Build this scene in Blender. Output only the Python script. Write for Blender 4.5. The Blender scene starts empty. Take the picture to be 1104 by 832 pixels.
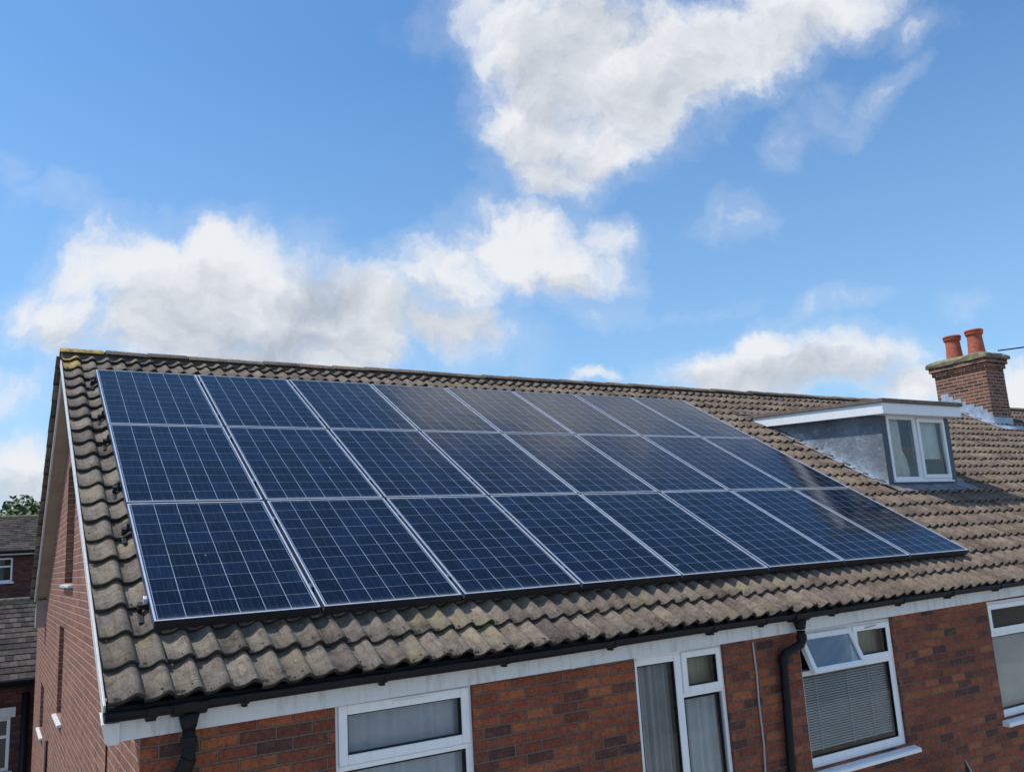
import bpy, bmesh, math, random
from mathutils import Vector, Matrix
random.seed(7)
R = math.radians
scene = bpy.context.scene
COL = scene.collection

# ------------------------------------------------------------------ camera
CAM = Vector((-0.79821, -5.41234, 0.27268))
RT = Vector((0.857, -0.511, -0.059)); DN = Vector((0.048, 0.194, -0.98)); FW = Vector((0.512, 0.837, 0.19))
FW.normalize(); RT = (RT - FW * RT.dot(FW)).normalized(); DN = FW.cross(RT)
cam = bpy.data.cameras.new('camera'); cam_o = bpy.data.objects.new('camera', cam); COL.objects.link(cam_o)
M = Matrix.Identity(4)
for i in range(3):
    M[i][0] = RT[i]; M[i][1] = -DN[i]; M[i][2] = -FW[i]; M[i][3] = CAM[i]
cam_o.matrix_world = M
cam.sensor_width = 36; cam.lens = 916.43 / 1104 * 36
cam.clip_start = 0.05; cam.clip_end = 3000
scene.camera = cam_o

# ------------------------------------------------------------------ exposure, sun, sky
scene.view_settings.view_transform = 'Standard'
scene.view_settings.look = 'None'
scene.view_settings.exposure = -0.05
scene.view_settings.gamma = 1
scene.view_settings.use_curve_mapping = False
SUN = Vector((-0.50, 0.27, 0.97)).normalized()
sl = bpy.data.lights.new('sun', 'SUN'); sl.energy = 3.9; sl.angle = R(0.6); sl.color = (1.0, 0.95, 0.88)
so = bpy.data.objects.new('sun', sl); COL.objects.link(so)
so.rotation_euler = SUN.to_track_quat('Z', 'Y').to_euler(); so.location = (0, 0, 30)

world = bpy.data.worlds.new('World'); scene.world = world; world.use_nodes = True
wt = world.node_tree; wt.nodes.clear()

class NT:
    """tiny helper round a node tree"""
    def __init__(s, t): s.t = t
    def n(s, typ, **kw):
        nd = s.t.nodes.new(typ)
        for k, v in kw.items(): setattr(nd, k, v)
        return nd
    def put(s, inp, v):
        if v is None: return
        if isinstance(v, bpy.types.NodeSocket): s.t.links.new(v, inp)
        elif isinstance(v, bpy.types.Node): s.t.links.new(v.outputs[0], inp)
        else: inp.default_value = v
    def m(s, op, a, b=None, c=None, clamp=False):
        nd = s.n('ShaderNodeMath', operation=op, use_clamp=clamp)
        s.put(nd.inputs[0], a); s.put(nd.inputs[1], b); s.put(nd.inputs[2], c)
        return nd.outputs[0]
    def v(s, op, a, b=None):
        nd = s.n('ShaderNodeVectorMath', operation=op)
        s.put(nd.inputs[0], a); s.put(nd.inputs[1], b)
        return nd.outputs['Value'] if op in ('DOT_PRODUCT', 'LENGTH') else nd.outputs[0]
    def vs(s, a, k):
        nd = s.n('ShaderNodeVectorMath', operation='SCALE'); s.put(nd.inputs[0], a); s.put(nd.inputs['Scale'], k); return nd.outputs[0]
    def noise(s, vec, scale, detail=3, rough=.5, out='Fac', dim='3D', dist=0):
        nd = s.n('ShaderNodeTexNoise', noise_dimensions=dim)
        s.put(nd.inputs['Vector'], vec); nd.inputs['Scale'].default_value = scale
        nd.inputs['Detail'].default_value = detail; nd.inputs['Roughness'].default_value = rough
        nd.inputs['Distortion'].default_value = dist
        return nd.outputs[out]
    def mr(s, v, a, b, c=0., d=1., smooth=False):
        nd = s.n('ShaderNodeMapRange', interpolation_type='SMOOTHSTEP' if smooth else 'LINEAR')
        s.put(nd.inputs[0], v)
        for i, q in enumerate((a, b, c, d)): s.put(nd.inputs[1 + i], q)
        return nd.outputs[0]
    def mix(s, f, a, b, mode='MIX'):
        nd = s.n('ShaderNodeMix', data_type='RGBA', blend_type=mode)
        s.put(nd.inputs[0], f); s.put(nd.inputs[6], a); s.put(nd.inputs[7], b)
        return nd.outputs[2]
    def comb(s, x, y, z=0.):
        nd = s.n('ShaderNodeCombineXYZ'); s.put(nd.inputs[0], x); s.put(nd.inputs[1], y); s.put(nd.inputs[2], z); return nd.outputs[0]
    def sep(s, v):
        nd = s.n('ShaderNodeSeparateXYZ'); s.put(nd.inputs[0], v); return nd.outputs
    def ramp(s, f, stops, interp='LINEAR'):
        nd = s.n('ShaderNodeValToRGB'); s.put(nd.inputs[0], f); cr = nd.color_ramp; cr.interpolation = interp
        while len(cr.elements) < len(stops): cr.elements.new(.5)
        for e, (p, c) in zip(cr.elements, stops): e.position = p; e.color = (*c, 1)
        return nd.outputs[0]

# clouds: soft patches at fixed places on the sky, (x, y, rx, ry, turn, weight) in hundredths of a radian-like tangent unit
def P(x, y): return ((x - 552) / 916.43, (416 - y) / 916.43)
BLOBS = [
 (215,325,165,95,8,1.0),(250,282,85,66,0,1.0),(400,330,85,52,0,.95),(170,300,90,70,0,.9),(330,345,100,66,0,1.0),(110,285,95,62,20,.8),(80,335,100,55,0,.8),(60,218,70,20,-10,.30),
 (395,365,80,46,0,.85),(300,395,170,35,0,.9),
 (480,300,85,48,0,.9),(555,268,88,58,0,1.0),(615,290,75,40,0,.9),(655,265,45,28,0,.7),(490,345,80,42,0,.8),(560,375,45,40,0,.3),(640,330,50,30,0,.5),
 (620,60,130,100,0,1.0),(700,80,125,100,30,1.0),(790,40,130,80,20,.95),(880,5,110,50,10,.8),(560,20,90,60,0,.85),(470,35,55,30,0,.3),
 (585,140,80,74,0,.95),(600,198,68,44,0,.85),(655,165,85,50,30,.8),(540,195,35,40,0,.35),
 (870,130,80,34,48,.44),(955,108,75,20,40,.40),(840,170,40,22,30,.3),(995,25,45,28,0,.34),
 (790,245,44,28,0,.42),(1038,312,45,22,10,.36),(905,328,62,17,12,.5),(850,345,40,10,0,.3),(735,335,80,10,5,.22),
 (800,405,115,34,0,1.0),(828,378,50,32,0,1.0),(890,400,120,46,5,.85),(960,385,75,32,10,.6),(985,420,60,30,0,.8),(1100,420,75,60,0,.9),(630,411,38,12,0,.75),(740,420,80,18,0,.5),
 (15,500,95,70,0,.8),(20,410,80,35,0,.55),(70,470,80,30,0,.5),(0,190,26,20,0,.3),
 (650,-115,220,100,-12,.85),(560,-150,120,62,0,.7),(800,-80,130,75,0,.7),(-250,150,180,100,0,1.),(1400,250,160,90,0,1.),
]
def blob_group(name, blobs, w1a, soft, cap):
    g = bpy.data.node_groups.new(name, 'ShaderNodeTree')
    g.interface.new_socket('Vector', in_out='INPUT', socket_type='NodeSocketVector')
    g.interface.new_socket('Field', in_out='OUTPUT', socket_type='NodeSocketFloat')
    G = NT(g)
    gi = G.n('NodeGroupInput'); go = G.n('NodeGroupOutput')
    acc = None; pw = gi.outputs[0]
    for (x, y, rx, ry, a, w) in blobs:
        mp = G.n('ShaderNodeMapping', vector_type='TEXTURE')
        # each patch waits for the one before it, which keeps the shader small in memory
        G.put(mp.inputs[0], pw if acc is None else G.v('ADD', pw, G.m('MULTIPLY', acc, 1e-7)))
        u, v = P(x, y)
        mp.inputs['Location'].default_value = (u, v, 0); mp.inputs['Rotation'].default_value = (0, 0, R(a))
        mp.inputs['Scale'].default_value = (rx / 916.43, ry / 916.43, 1)
        d = G.v('DOT_PRODUCT', mp.outputs[0], mp.outputs[0])
        f = G.m('MINIMUM', G.m('MULTIPLY_ADD', d, -w * .8, w * cap), w)
        if acc is None: acc = f
        else:
            nd = G.n('ShaderNodeMath', operation='SMOOTH_MAX'); G.put(nd.inputs[0], acc); G.put(nd.inputs[1], f); nd.inputs[2].default_value = soft
            acc = nd.outputs[0]
    g.links.new(acc, go.inputs[0])
    return g
g = blob_group('cloud cover', BLOBS, .125, .12, 1.0)
GREY = [(300,375,170,34,0,.9),(352,322,60,45,0,.8),(215,352,95,40,0,.55),(100,372,70,25,0,.5),(478,345,60,34,0,.7),(610,318,55,22,0,.6),
 (598,70,45,70,0,.55),(700,95,95,42,25,.45),(590,185,60,40,0,.4),(800,45,80,30,15,.4),(640,20,60,30,0,.45),
 (880,412,110,24,0,.75),(790,418,70,18,0,.6),(20,535,90,34,0,.8),(250,330,60,30,0,.3)]
gg = blob_group('cloud grey', GREY, .1, .2, .8)

W = NT(wt)
tc = W.n('ShaderNodeTexCoord')
dirv = tc.outputs['Generated']
sky = W.n('ShaderNodeTexSky', sky_type='NISHITA')
sky.sun_disc = False; sky.sun_elevation = math.asin(SUN.z); sky.sun_rotation = math.atan2(SUN.x, SUN.y)
sky.altitude = 50; sky.air_density = 1.0; sky.dust_density = .6; sky.ozone_density = 1.6
uu = W.v('DOT_PRODUCT', dirv, tuple(RT)); vv = W.v('DOT_PRODUCT', dirv, tuple(-DN)); ww = W.v('DOT_PRODUCT', dirv, tuple(FW))
wsafe = W.m('MAXIMUM', ww, .08)
uv = W.comb(W.m('DIVIDE', uu, wsafe), W.m('DIVIDE', vv, wsafe))
def field(vec, grp):
    nd = W.n('ShaderNodeGroup'); nd.node_tree = grp; W.put(nd.inputs[0], vec); return nd.outputs[0]
n6 = W.noise(uv, 4.6, 9, .62, 'Color')
pw_ = W.v('ADD', uv, W.vs(W.v('SUBTRACT', n6, (.5, .5, .5)), .15))
pw_ = W.v('MULTIPLY', pw_, (1, 1, 0))
F0 = field(pw_, g)
GR = field(pw_, gg)
s6 = W.sep(n6)
lump = W.noise(pw_, 12, 8, .62)
lump_sun = W.noise(W.v('ADD', pw_, (-.010, .020, 0)), 12, 5, .58)
front = W.mr(ww, .1, .3)
# the rest of the sky (behind the viewer): plain broken cloud on a flat layer
dz = W.sep(dirv)
lay = W.v('DIVIDE', dirv, W.comb(W.m('MAXIMUM', dz[2], .06), W.m('MAXIMUM', dz[2], .06), 1.))
back = W.mr(W.noise(lay, 1.1, 4, .55), .50, .66)
F0b = W.m('ADD', W.m('MULTIPLY', F0, front), W.m('MULTIPLY', back, W.m('SUBTRACT', 1., front)))
h = W.m('ADD', F0b, W.m('ADD', W.m('MULTIPLY', W.m('SUBTRACT', lump, .5), 1.5), W.m('MULTIPLY', W.m('SUBTRACT', s6[2], .5), .8)))
# firm edges where the cloud is thick, thin veils where it is not
crisp = W.mr(h, .16, .78, 0, 1, True)
cap_ = W.mr(W.m('ADD', F0b, W.m('MULTIPLY', W.m('SUBTRACT', lump, .5), .9)), .02, .80, .10, .98)
veil = W.m('MULTIPLY', W.mr(h, -.10, .55, 0, 1, True), .20)
dens = W.m('MAXIMUM', W.m('MULTIPLY', crisp, cap_), veil)
dens = W.m('MULTIPLY', dens, W.mr(F0b, -.35, .0, 0, 1))
relief = W.m('SUBTRACT', lump_sun, lump)
gy = W.m('ADD', W.m('MULTIPLY', GR, .9), W.m('ADD', W.m('MULTIPLY', W.m('SUBTRACT', s6[0], .44), 1.0), W.m('MULTIPLY', relief, 2.0)))
gy = W.m('MULTIPLY', W.mr(gy, -.28, .98, 0, 1), W.mr(dens, .2, .7, .25, 1))
ccol = W.mix(gy, (.88, .90, .935, 1), (.47, .525, .61, 1))
skc = W.mix(1.0, sky.outputs[0], (.72, 1.10, 1.33, 1), 'MULTIPLY')
skc = W.vs(skc, .146)
hz = W.m('MAXIMUM', W.mr(dz[2], .05, .52, .52, 0), W.mr(dz[2], .0, .12, .97, 0))
skc = W.mix(hz, skc, (.42, .62, .86, 1))
fin = W.mix(dens, skc, ccol)
bg = W.n('ShaderNodeBackground'); W.put(bg.inputs[0], fin); bg.inputs[1].default_value = 1.0
STR = .1
# colours above are display-referred; the Background runs at 0.1 and the values are scaled to match
fin10 = W.vs(fin, 10.0); W.put(bg.inputs[0], fin10); bg.inputs[1].default_value = STR
wo = W.n('ShaderNodeOutputWorld'); wt.links.new(bg.outputs[0], wo.inputs[0])
world.cycles.sampling_method = 'NONE'

# ------------------------------------------------------------------ materials
def mat(name):
    m = bpy.data.materials.new(name); m.use_nodes = True
    t = NT(m.node_tree); b = m.node_tree.nodes['Principled BSDF']
    return m, t, b
def simple(name, col, rough=.5, metal=0., var=.12, scale=9., bump=0., bscale=60., spec=.5):
    m, t, b = mat(name)
    c = t.n('ShaderNodeTexCoord').outputs['Object']
    n = t.noise(c, scale, 5, .6)
    cc = t.mix(t.mr(n, .3, .7), tuple(x * (1 - var) for x in col) + (1,), tuple(min(1, x * (1 + var)) for x in col) + (1,))
    t.put(b.inputs['Base Color'], cc); b.inputs['Roughness'].default_value = rough; b.inputs['Metallic'].default_value = metal
    b.inputs['Specular IOR Level'].default_value = spec
    if bump:
        bp = t.n('ShaderNodeBump'); bp.inputs['Strength'].default_value = bump; bp.inputs['Distance'].default_value = .004
        t.put(bp.inputs['Height'], t.noise(c, bscale, 4, .6)); t.put(b.inputs['Normal'], bp.outputs[0])
    return m

def brick_mat(name, stops, mortar, ch=.069, cw=.207, jt=.010, dark=1., stain=.35):
    m, t, b = mat(name)
    geo = t.n('ShaderNodeNewGeometry'); co = t.sep(t.n('ShaderNodeTexCoord').outputs['Object']); nn = t.sep(geo.outputs['Normal'])
    ax = t.m('GREATER_THAN', t.m('ABSOLUTE', nn[0]), .6)
    s = t.m('ADD', t.m('MULTIPLY', co[1], ax), t.m('MULTIPLY', co[0], t.m('SUBTRACT', 1., ax)))
    vec3 = t.comb(co[0], co[1], co[2])
    s = t.m('ADD', s, t.m('MULTIPLY', t.m('SUBTRACT', t.noise(vec3, 9, 2), .5), .006))
    z = t.m('ADD', co[2], t.m('MULTIPLY', t.m('SUBTRACT', t.noise(vec3, 7, 2), .5), .010))
    zr = t.m('DIVIDE', z, ch); row = t.m('FLOOR', zr); fz = t.m('SUBTRACT', zr, row)
    par = t.m('MULTIPLY', t.m('MODULO', t.m('ADD', row, 1000.), 2.), .5)
    wr = t.n('ShaderNodeTexWhiteNoise', noise_dimensions='1D'); t.put(wr.inputs['W'], row)
    sc = t.m('ADD', t.m('ADD', t.m('DIVIDE', s, cw), par), t.m('MULTIPLY', wr.outputs[0], .12)); col = t.m('FLOOR', sc); fs = t.m('SUBTRACT', sc, col)
    wn = t.n('ShaderNodeTexWhiteNoise', noise_dimensions='3D'); t.put(wn.inputs['Vector'], t.comb(col, row, ax))
    ez = t.m('MULTIPLY', t.m('MINIMUM', fz, t.m('SUBTRACT', 1., fz)), ch)
    es = t.m('MULTIPLY', t.m('MINIMUM', fs, t.m('SUBTRACT', 1., fs)), cw)
    e = t.m('MINIMUM', ez, es)
    e = t.m('ADD', e, t.m('MULTIPLY', t.m('SUBTRACT', t.noise(vec3, 70, 3), .5), .006))
    body = t.mr(e, jt * .35, jt * .75)
    bc = t.ramp(wn.outputs[0], stops)
    n1 = t.noise(vec3, 45, 5, .65); n2 = t.noise(vec3, 1.3, 4, .6)
    bc = t.mix(t.mr(n1, .3, .72), t.mix(1., bc, (1.15, 1.15, 1.1, 1), 'MULTIPLY'), t.mix(1., bc, (.48, .44, .45, 1), 'MULTIPLY'))
    nb = t.noise(vec3, 14, 5, .7); bc = t.mix(t.mr(nb, .52, .7, 0, .6), bc, t.mix(1., bc, (.42, .42, .5, 1), 'MULTIPLY')); bc = t.mix(t.mr(nb, .46, .3, 0, .45), bc, (.33, .13, .06, 1))
    mc = t.mix(t.mr(n1, .3, .7), mortar + (1,), tuple(x * .6 for x in mortar) + (1,))
    cc = t.mix(body, mc, bc)
    cc = t.mix(t.mr(n2, .42, .7, 0, stain), cc, t.mix(1., cc, (.42, .40, .42, 1), 'MULTIPLY'))
    t.put(b.inputs['Base Color'], cc); b.inputs['Roughness'].default_value = .88
    bp = t.n('ShaderNodeBump'); bp.inputs['Strength'].default_value = 1.0; bp.inputs['Distance'].default_value = .010
    t.put(bp.inputs['Height'], t.m('ADD', body, t.m('MULTIPLY', n1, .5))); t.put(b.inputs['Normal'], bp.outputs[0])
    return m
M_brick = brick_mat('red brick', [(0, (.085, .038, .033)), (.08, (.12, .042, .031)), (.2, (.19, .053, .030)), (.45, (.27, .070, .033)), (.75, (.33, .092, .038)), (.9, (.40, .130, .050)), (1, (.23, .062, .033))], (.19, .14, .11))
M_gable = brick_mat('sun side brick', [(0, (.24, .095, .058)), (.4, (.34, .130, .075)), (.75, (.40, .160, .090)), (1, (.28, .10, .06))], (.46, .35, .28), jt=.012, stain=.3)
M_chim = brick_mat('chimney brick', [(0, (.10, .038, .025)), (.35, (.22, .080, .045)), (.7, (.33, .12, .065)), (1, (.17, .058, .038))], (.55, .46, .36), jt=.013, stain=.5)
M_dark = brick_mat('old dark brick', [(0, (.06, .028, .024)), (.5, (.13, .046, .035)), (1, (.19, .07, .05))], (.10, .07, .06))

# roof tiles: colour per tile plus speckle, lichen and weathering
def tile_mat(name, base_a, base_b, lich=.5):
    m, t, b = mat(name)
    c = t.n('ShaderNodeTexCoord').outputs['Object']
    at = t.n('ShaderNodeAttribute', attribute_name='rnd').outputs['Fac']
    sp = t.noise(c, 110, 5, .75); md = t.noise(c, 16, 5, .65); lg = t.noise(c, .8, 4, .6); cx = t.sep(c)
    base = t.ramp(at, [(0, tuple(x * .50 for x in base_a)), (.3, base_a), (.7, base_b), (1, tuple(x * 1.3 for x in base_b))])
    red = t.mr(cx[0], .5, 7)
    base = t.mix(t.m('MULTIPLY', red, .38), base, t.mix(1., base, (1.12, .86, .76, 1), 'MULTIPLY'))
    base = t.mix(t.mr(md, .42, .66, 0, .75), base, t.mix(1., base, (.46, .42, .40, 1), 'MULTIPLY'))
    mps = t.n('ShaderNodeMapping'); t.put(mps.inputs[0], c); mps.inputs['Scale'].default_value = (14, 1.5, 1.5)
    base = t.mix(t.mr(t.noise(mps.outputs[0], 2.4, 5, .7), .50, .66, 0, .6), base, t.mix(1., base, (.45, .40, .38, 1), 'MULTIPLY'))
    base = t.mix(t.mr(t.noise(c, 1.7, 5, .7), .50, .66, 0, .45), base, t.mix(1., base, (1.35, 1.25, 1.12, 1), 'MULTIPLY'))
    base = t.mix(t.mr(sp, .47, .60, 0, .75), base, t.mix(1., base, (.40, .38, .37, 1), 'MULTIPLY'))
    base = t.mix(t.mr(t.noise(c, 60, 3, .6), .62, .70, 0, .55), base, (.29, .27, .22, 1))
    l = t.m('MULTIPLY', t.mr(t.noise(c, 3.2, 5, .7), .52, .68), t.mr(lg, .48, .62))
    base = t.mix(t.m('MULTIPLY', l, lich), base, (.27, .24, .11, 1))
    wl = t.mr(t.noise(c, 24, 4, .7), .69, .73); base = t.mix(t.m('MULTIPLY', wl, .75), base, (.50, .49, .44, 1))
    yl = t.m('MULTIPLY', t.mr(t.noise(c, 22, 6, .75), .42, .60), t.n('ShaderNodeAttribute', attribute_name='lichen').outputs['Fac'])
    base = t.mix(yl, base, (.58, .38, .07, 1))
    t.put(b.inputs['Base Color'], base); b.inputs['Roughness'].default_value = .9; b.inputs['Specular IOR Level'].default_value = .3
    bp = t.n('ShaderNodeBump'); bp.inputs['Strength'].default_value = .7; bp.inputs['Distance'].default_value = .006
    t.put(bp.inputs['Height'], t.m('ADD', sp, t.m('MULTIPLY', md, 1.4))); t.put(b.inputs['Normal'], bp.outputs[0])
    return m
M_tile = tile_mat('weathered roof tile', (.195, .160, .128), (.272, .225, .175))
M_lip = simple('shade-dark tile edge', (.045, .038, .032), .95, 0, .5, 40, 1., 80)  # near-black colour paints in the shade on the tiles' lower lips
M_slate = tile_mat('dark plain tile', (.058, .044, .037), (.095, .075, .062), .3)

def white_pvc(name, col=(.78, .79, .80), dirt=.35):
    m, t, b = mat(name)
    c = t.n('ShaderNodeTexCoord').outputs['Object']
    mp = t.n('ShaderNodeMapping'); t.put(mp.inputs[0], c); mp.inputs['Scale'].default_value = (9, 9, 1.6)
    st = t.noise(mp.outputs[0], 2.2, 5, .65)
    sp = t.noise(c, 38, 4, .7)
    f = t.m('ADD', t.mr(st, .50, .78, 0, dirt), t.mr(sp, .64, .74, 0, dirt * .6), clamp=True)
    cc = t.mix(f, col + (1,), (.30, .28, .25, 1))
    t.put(b.inputs['Base Color'], cc); b.inputs['Roughness'].default_value = .38
    return m
M_white = white_pvc('white upvc', (.82, .83, .84), .18)
M_fascia = white_pvc('painted white board', (.68, .68, .67), .65)
M_black = simple('black plastic', (.008, .008, .009), .55, bump=.2, bscale=20, spec=.25)
M_lead = simple('lead sheet', (.16, .19, .225), .55, .3, .45, 5, .5, 12)
def lead_cheek():
    m, t, b = mat('weathered lead cladding')
    c = t.n('ShaderNodeTexCoord').outputs['Object']
    n = t.noise(c, 2.2, 6, .65, dist=.4); n2 = t.noise(c, 11, 5, .7)
    cc = t.ramp(n, [(.3, (.10, .125, .15)), (.5, (.155, .18, .21)), (.62, (.21, .24, .275)), (.8, (.36, .40, .43))])
    cc = t.mix(t.mr(n2, .55, .72, 0, .6), cc, (.42, .46, .49, 1))
    at = t.n('ShaderNodeAttribute', attribute_name='wash').outputs['Fac']
    cc = t.mix(t.m('MULTIPLY', at, t.mr(n2, .35, .62)), cc, (.46, .56, .66, 1))
    t.put(b.inputs['Base Color'], cc); b.inputs['Roughness'].default_value = .6
    bp = t.n('ShaderNodeBump'); bp.inputs['Strength'].default_value = .8; bp.inputs['Distance'].default_value = .02
    t.put(bp.inputs['Height'], n2); t.put(b.inputs['Normal'], bp.outputs[0])
    return m
M_cheek = lead_cheek()
M_apron = simple('dull lead apron', (.20, .215, .235), .6, .15, .35, 5, .4, 14)
M_slatepost = simple('dark blue grey cladding', (.05, .065, .09), .5)
M_flash = simple('pale flashing', (.36, .42, .50), .5, .2, .3, 8, .4, 15)
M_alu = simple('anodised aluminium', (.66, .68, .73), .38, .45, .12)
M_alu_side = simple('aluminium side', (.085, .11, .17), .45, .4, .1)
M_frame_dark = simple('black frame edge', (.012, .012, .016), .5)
M_soffit = simple('brown soffit board', (.33, .27, .225), .7, 0, .15, 3)
M_felt = simple('mineral roofing felt', (.16, .125, .10), .9, 0, .35, 14, .6, 90)
M_pot = simple('terracotta', (.42, .105, .055), .75, 0, .38, 12, .3, 40)
M_cap = simple('lichened stone cap', (.20, .17, .105), .95, 0, .5, 9, .9, 35)
M_mortar = simple('dark bedding mortar', (.10, .085, .07), .95, 0, .5, 22, 1., 60)
M_cable = simple('grey cable', (.35, .35, .36), .5)
M_room = simple('dim room wall', (.22, .20, .18), .9)
def cloth(name, col, tr=.3):
    m, t, b = mat(name)
    c = t.n('ShaderNodeTexCoord').outputs['Object']
    n = t.noise(c, 6, 4)
    t.put(b.inputs['Base Color'], t.mix(t.mr(n, .3, .7), tuple(x * .82 for x in col) + (1,), col + (1,)))
    b.inputs['Roughness'].default_value = .9
    return m
M_net = cloth('pale net', (.80, .82, .84)); M_net2 = cloth('grey curtain', (.58, .58, .58)); M_cream = cloth('cream curtain', (.60, .55, .38))
M_blind = cloth('white blind', (.85, .86, .85)); M_pleat = cloth('pale pleated blind', (.78, .74, .67))
def glass(name, tint=(.90, .93, .94), ior=1.5, rough=.02, boost=1.):
    m = bpy.data.materials.new(name); m.use_nodes = True; t = NT(m.node_tree); m.node_tree.nodes.clear()
    fr = t.n('ShaderNodeFresnel'); fr.inputs[0].default_value = ior
    gl = t.n('ShaderNodeBsdfGlossy'); gl.inputs['Roughness'].default_value = rough
    bp = t.n('ShaderNodeBump'); bp.inputs['Strength'].default_value = .05; bp.inputs['Distance'].default_value = .02
    c = t.n('ShaderNodeTexCoord').outputs['Object']
    t.put(bp.inputs['Height'], t.noise(c, 1.8, 2)); t.put(gl.inputs['Normal'], bp.outputs[0])
    tr = t.n('ShaderNodeBsdfTransparent'); tr.inputs[0].default_value = tint + (1,)
    mx = t.n('ShaderNodeMixShader'); t.put(mx.inputs[0], t.m('MULTIPLY', fr.outputs[0], boost, clamp=True)); t.put(mx.inputs[1], tr.outputs[0]); t.put(mx.inputs[2], gl.outputs[0])
    o = t.n('ShaderNodeOutputMaterial'); t.put(o.inputs[0], mx.outputs[0])
    return m
M_glass = glass('window glass', boost=1.35)
M_lace = cloth('white curtain', (.88, .86, .81))
M_glass_open = glass('tilted window glass', tint=(.35, .4, .45), boost=5.)

PW, PH = .975, 1.565    # one solar panel
def panel_mat():
    m, t, b = mat('solar cells')
    c = t.n('ShaderNodeTexCoord').outputs['Object']; q = t.sep(c)
    oi = t.n('ShaderNodeObjectInfo').outputs['Random']
    mx, my = .022, .028
    cwid = (PW - 2 * mx) / 6; chei = (PH - 2 * my) / 10
    jx = t.m('MULTIPLY', t.m('SUBTRACT', t.noise(c, 3, 2), .5), .004)
    X = t.m('DIVIDE', t.m('SUBTRACT', t.m('ADD', q[0], jx), mx), cwid); Y = t.m('DIVIDE', t.m('SUBTRACT', t.m('ADD', q[1], jx), my), chei)
    ix = t.m('FLOOR', X); iy = t.m('FLOOR', Y); fx = t.m('SUBTRACT', X, ix); fy = t.m('SUBTRACT', Y, iy)
    ex = t.m('MULTIPLY', t.m('MINIMUM', fx, t.m('SUBTRACT', 1., fx)), cwid); ey = t.m('MULTIPLY', t.m('MINIMUM', fy, t.m('SUBTRACT', 1., fy)), chei)
    line = t.m('MAXIMUM', t.mr(ex, .0016, .0027, 1, 0), t.m('MULTIPLY', t.mr(ey, .0012, .0022, 1, 0), .62))
    wn = t.n('ShaderNodeTexWhiteNoise', noise_dimensions='4D'); t.put(wn.inputs['Vector'], t.comb(ix, iy, 0.)); t.put(wn.inputs['W'], t.m('MULTIPLY', oi, 91.))
    vo = t.n('ShaderNodeTexVoronoi'); t.put(vo.inputs['Vector'], c); vo.inputs['Scale'].default_value = 55; vo.inputs['Randomness'].default_value = 1
    gr = t.sep(vo.outputs['Color'])[0]
    col = t.ramp(wn.outputs[0], [(0, (.0022, .0034, .008)), (.5, (.0028, .0048, .0125)), (1, (.0050, .0095, .025))])
    col = t.mix(t.m('MULTIPLY', gr, .55), col, t.mix(1., col, (1.7, 1.8, 2.0, 1), 'MULTIPLY'))
    # bus bars up the slope and the fine finger lines
    bb = t.m('ABSOLUTE', t.m('SUBTRACT', t.m('FRACT', t.m('MULTIPLY', fx, 3.)), .5))
    col = t.mix(t.mr(bb, .012, .028, .22, 0), col, (.14, .16, .21, 1))
    # rain streaks and dust running down the slope
    mp = t.n('ShaderNodeMapping'); t.put(mp.inputs[0], c); mp.inputs['Scale'].default_value = (28, 1.6, 1)
    stt = t.noise(mp.outputs[0], 2.5, 4, .65)
    col = t.mix(t.mr(stt, .5, .8, 0, .16), col, (.13, .15, .2, 1))
    dl = t.m('MULTIPLY', t.mr(q[1], .012, .075, 1, 0), t.mr(stt, .35, .7, .1, .42)); col = t.mix(dl, col, (.15, .14, .12, 1))
    bd = t.m('MULTIPLY', t.mr(t.noise(t.v('ADD', c, t.comb(t.m('MULTIPLY', oi, 37.), 0., 0.)), 9, 3, .5), .745, .765), .55); col = t.mix(bd, col, (.45, .45, .42, 1))
    col = t.mix(t.m('MULTIPLY', line, t.mr(t.noise(c, 7, 3), .3, .7, .55, 1.)), col, (.46, .48, .52, 1))
    t.put(b.inputs['Base Color'], col)
    b.inputs['Roughness'].default_value = .4; b.inputs['Specular IOR Level'].default_value = .0
    b.inputs['Coat Weight'].default_value = .86; b.inputs['Coat Tint'].default_value = (.74, .88, 1.0, 1); b.inputs['Specular Tint'].default_value = (.6, .8, 1, 1); b.inputs['Coat IOR'].default_value = 1.38
    t.put(b.inputs['Coat Roughness'], t.mr(stt, .3, .8, .07, .17))
    bpn = t.n('ShaderNodeBump'); bpn.inputs['Strength'].default_value = .12; bpn.inputs['Distance'].default_value = .02
    t.put(bpn.inputs['Height'], t.noise(c, 2.6, 2)); t.put(b.inputs['Coat Normal'], bpn.outputs[0])
    return m
M_cell = panel_mat()

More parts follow.
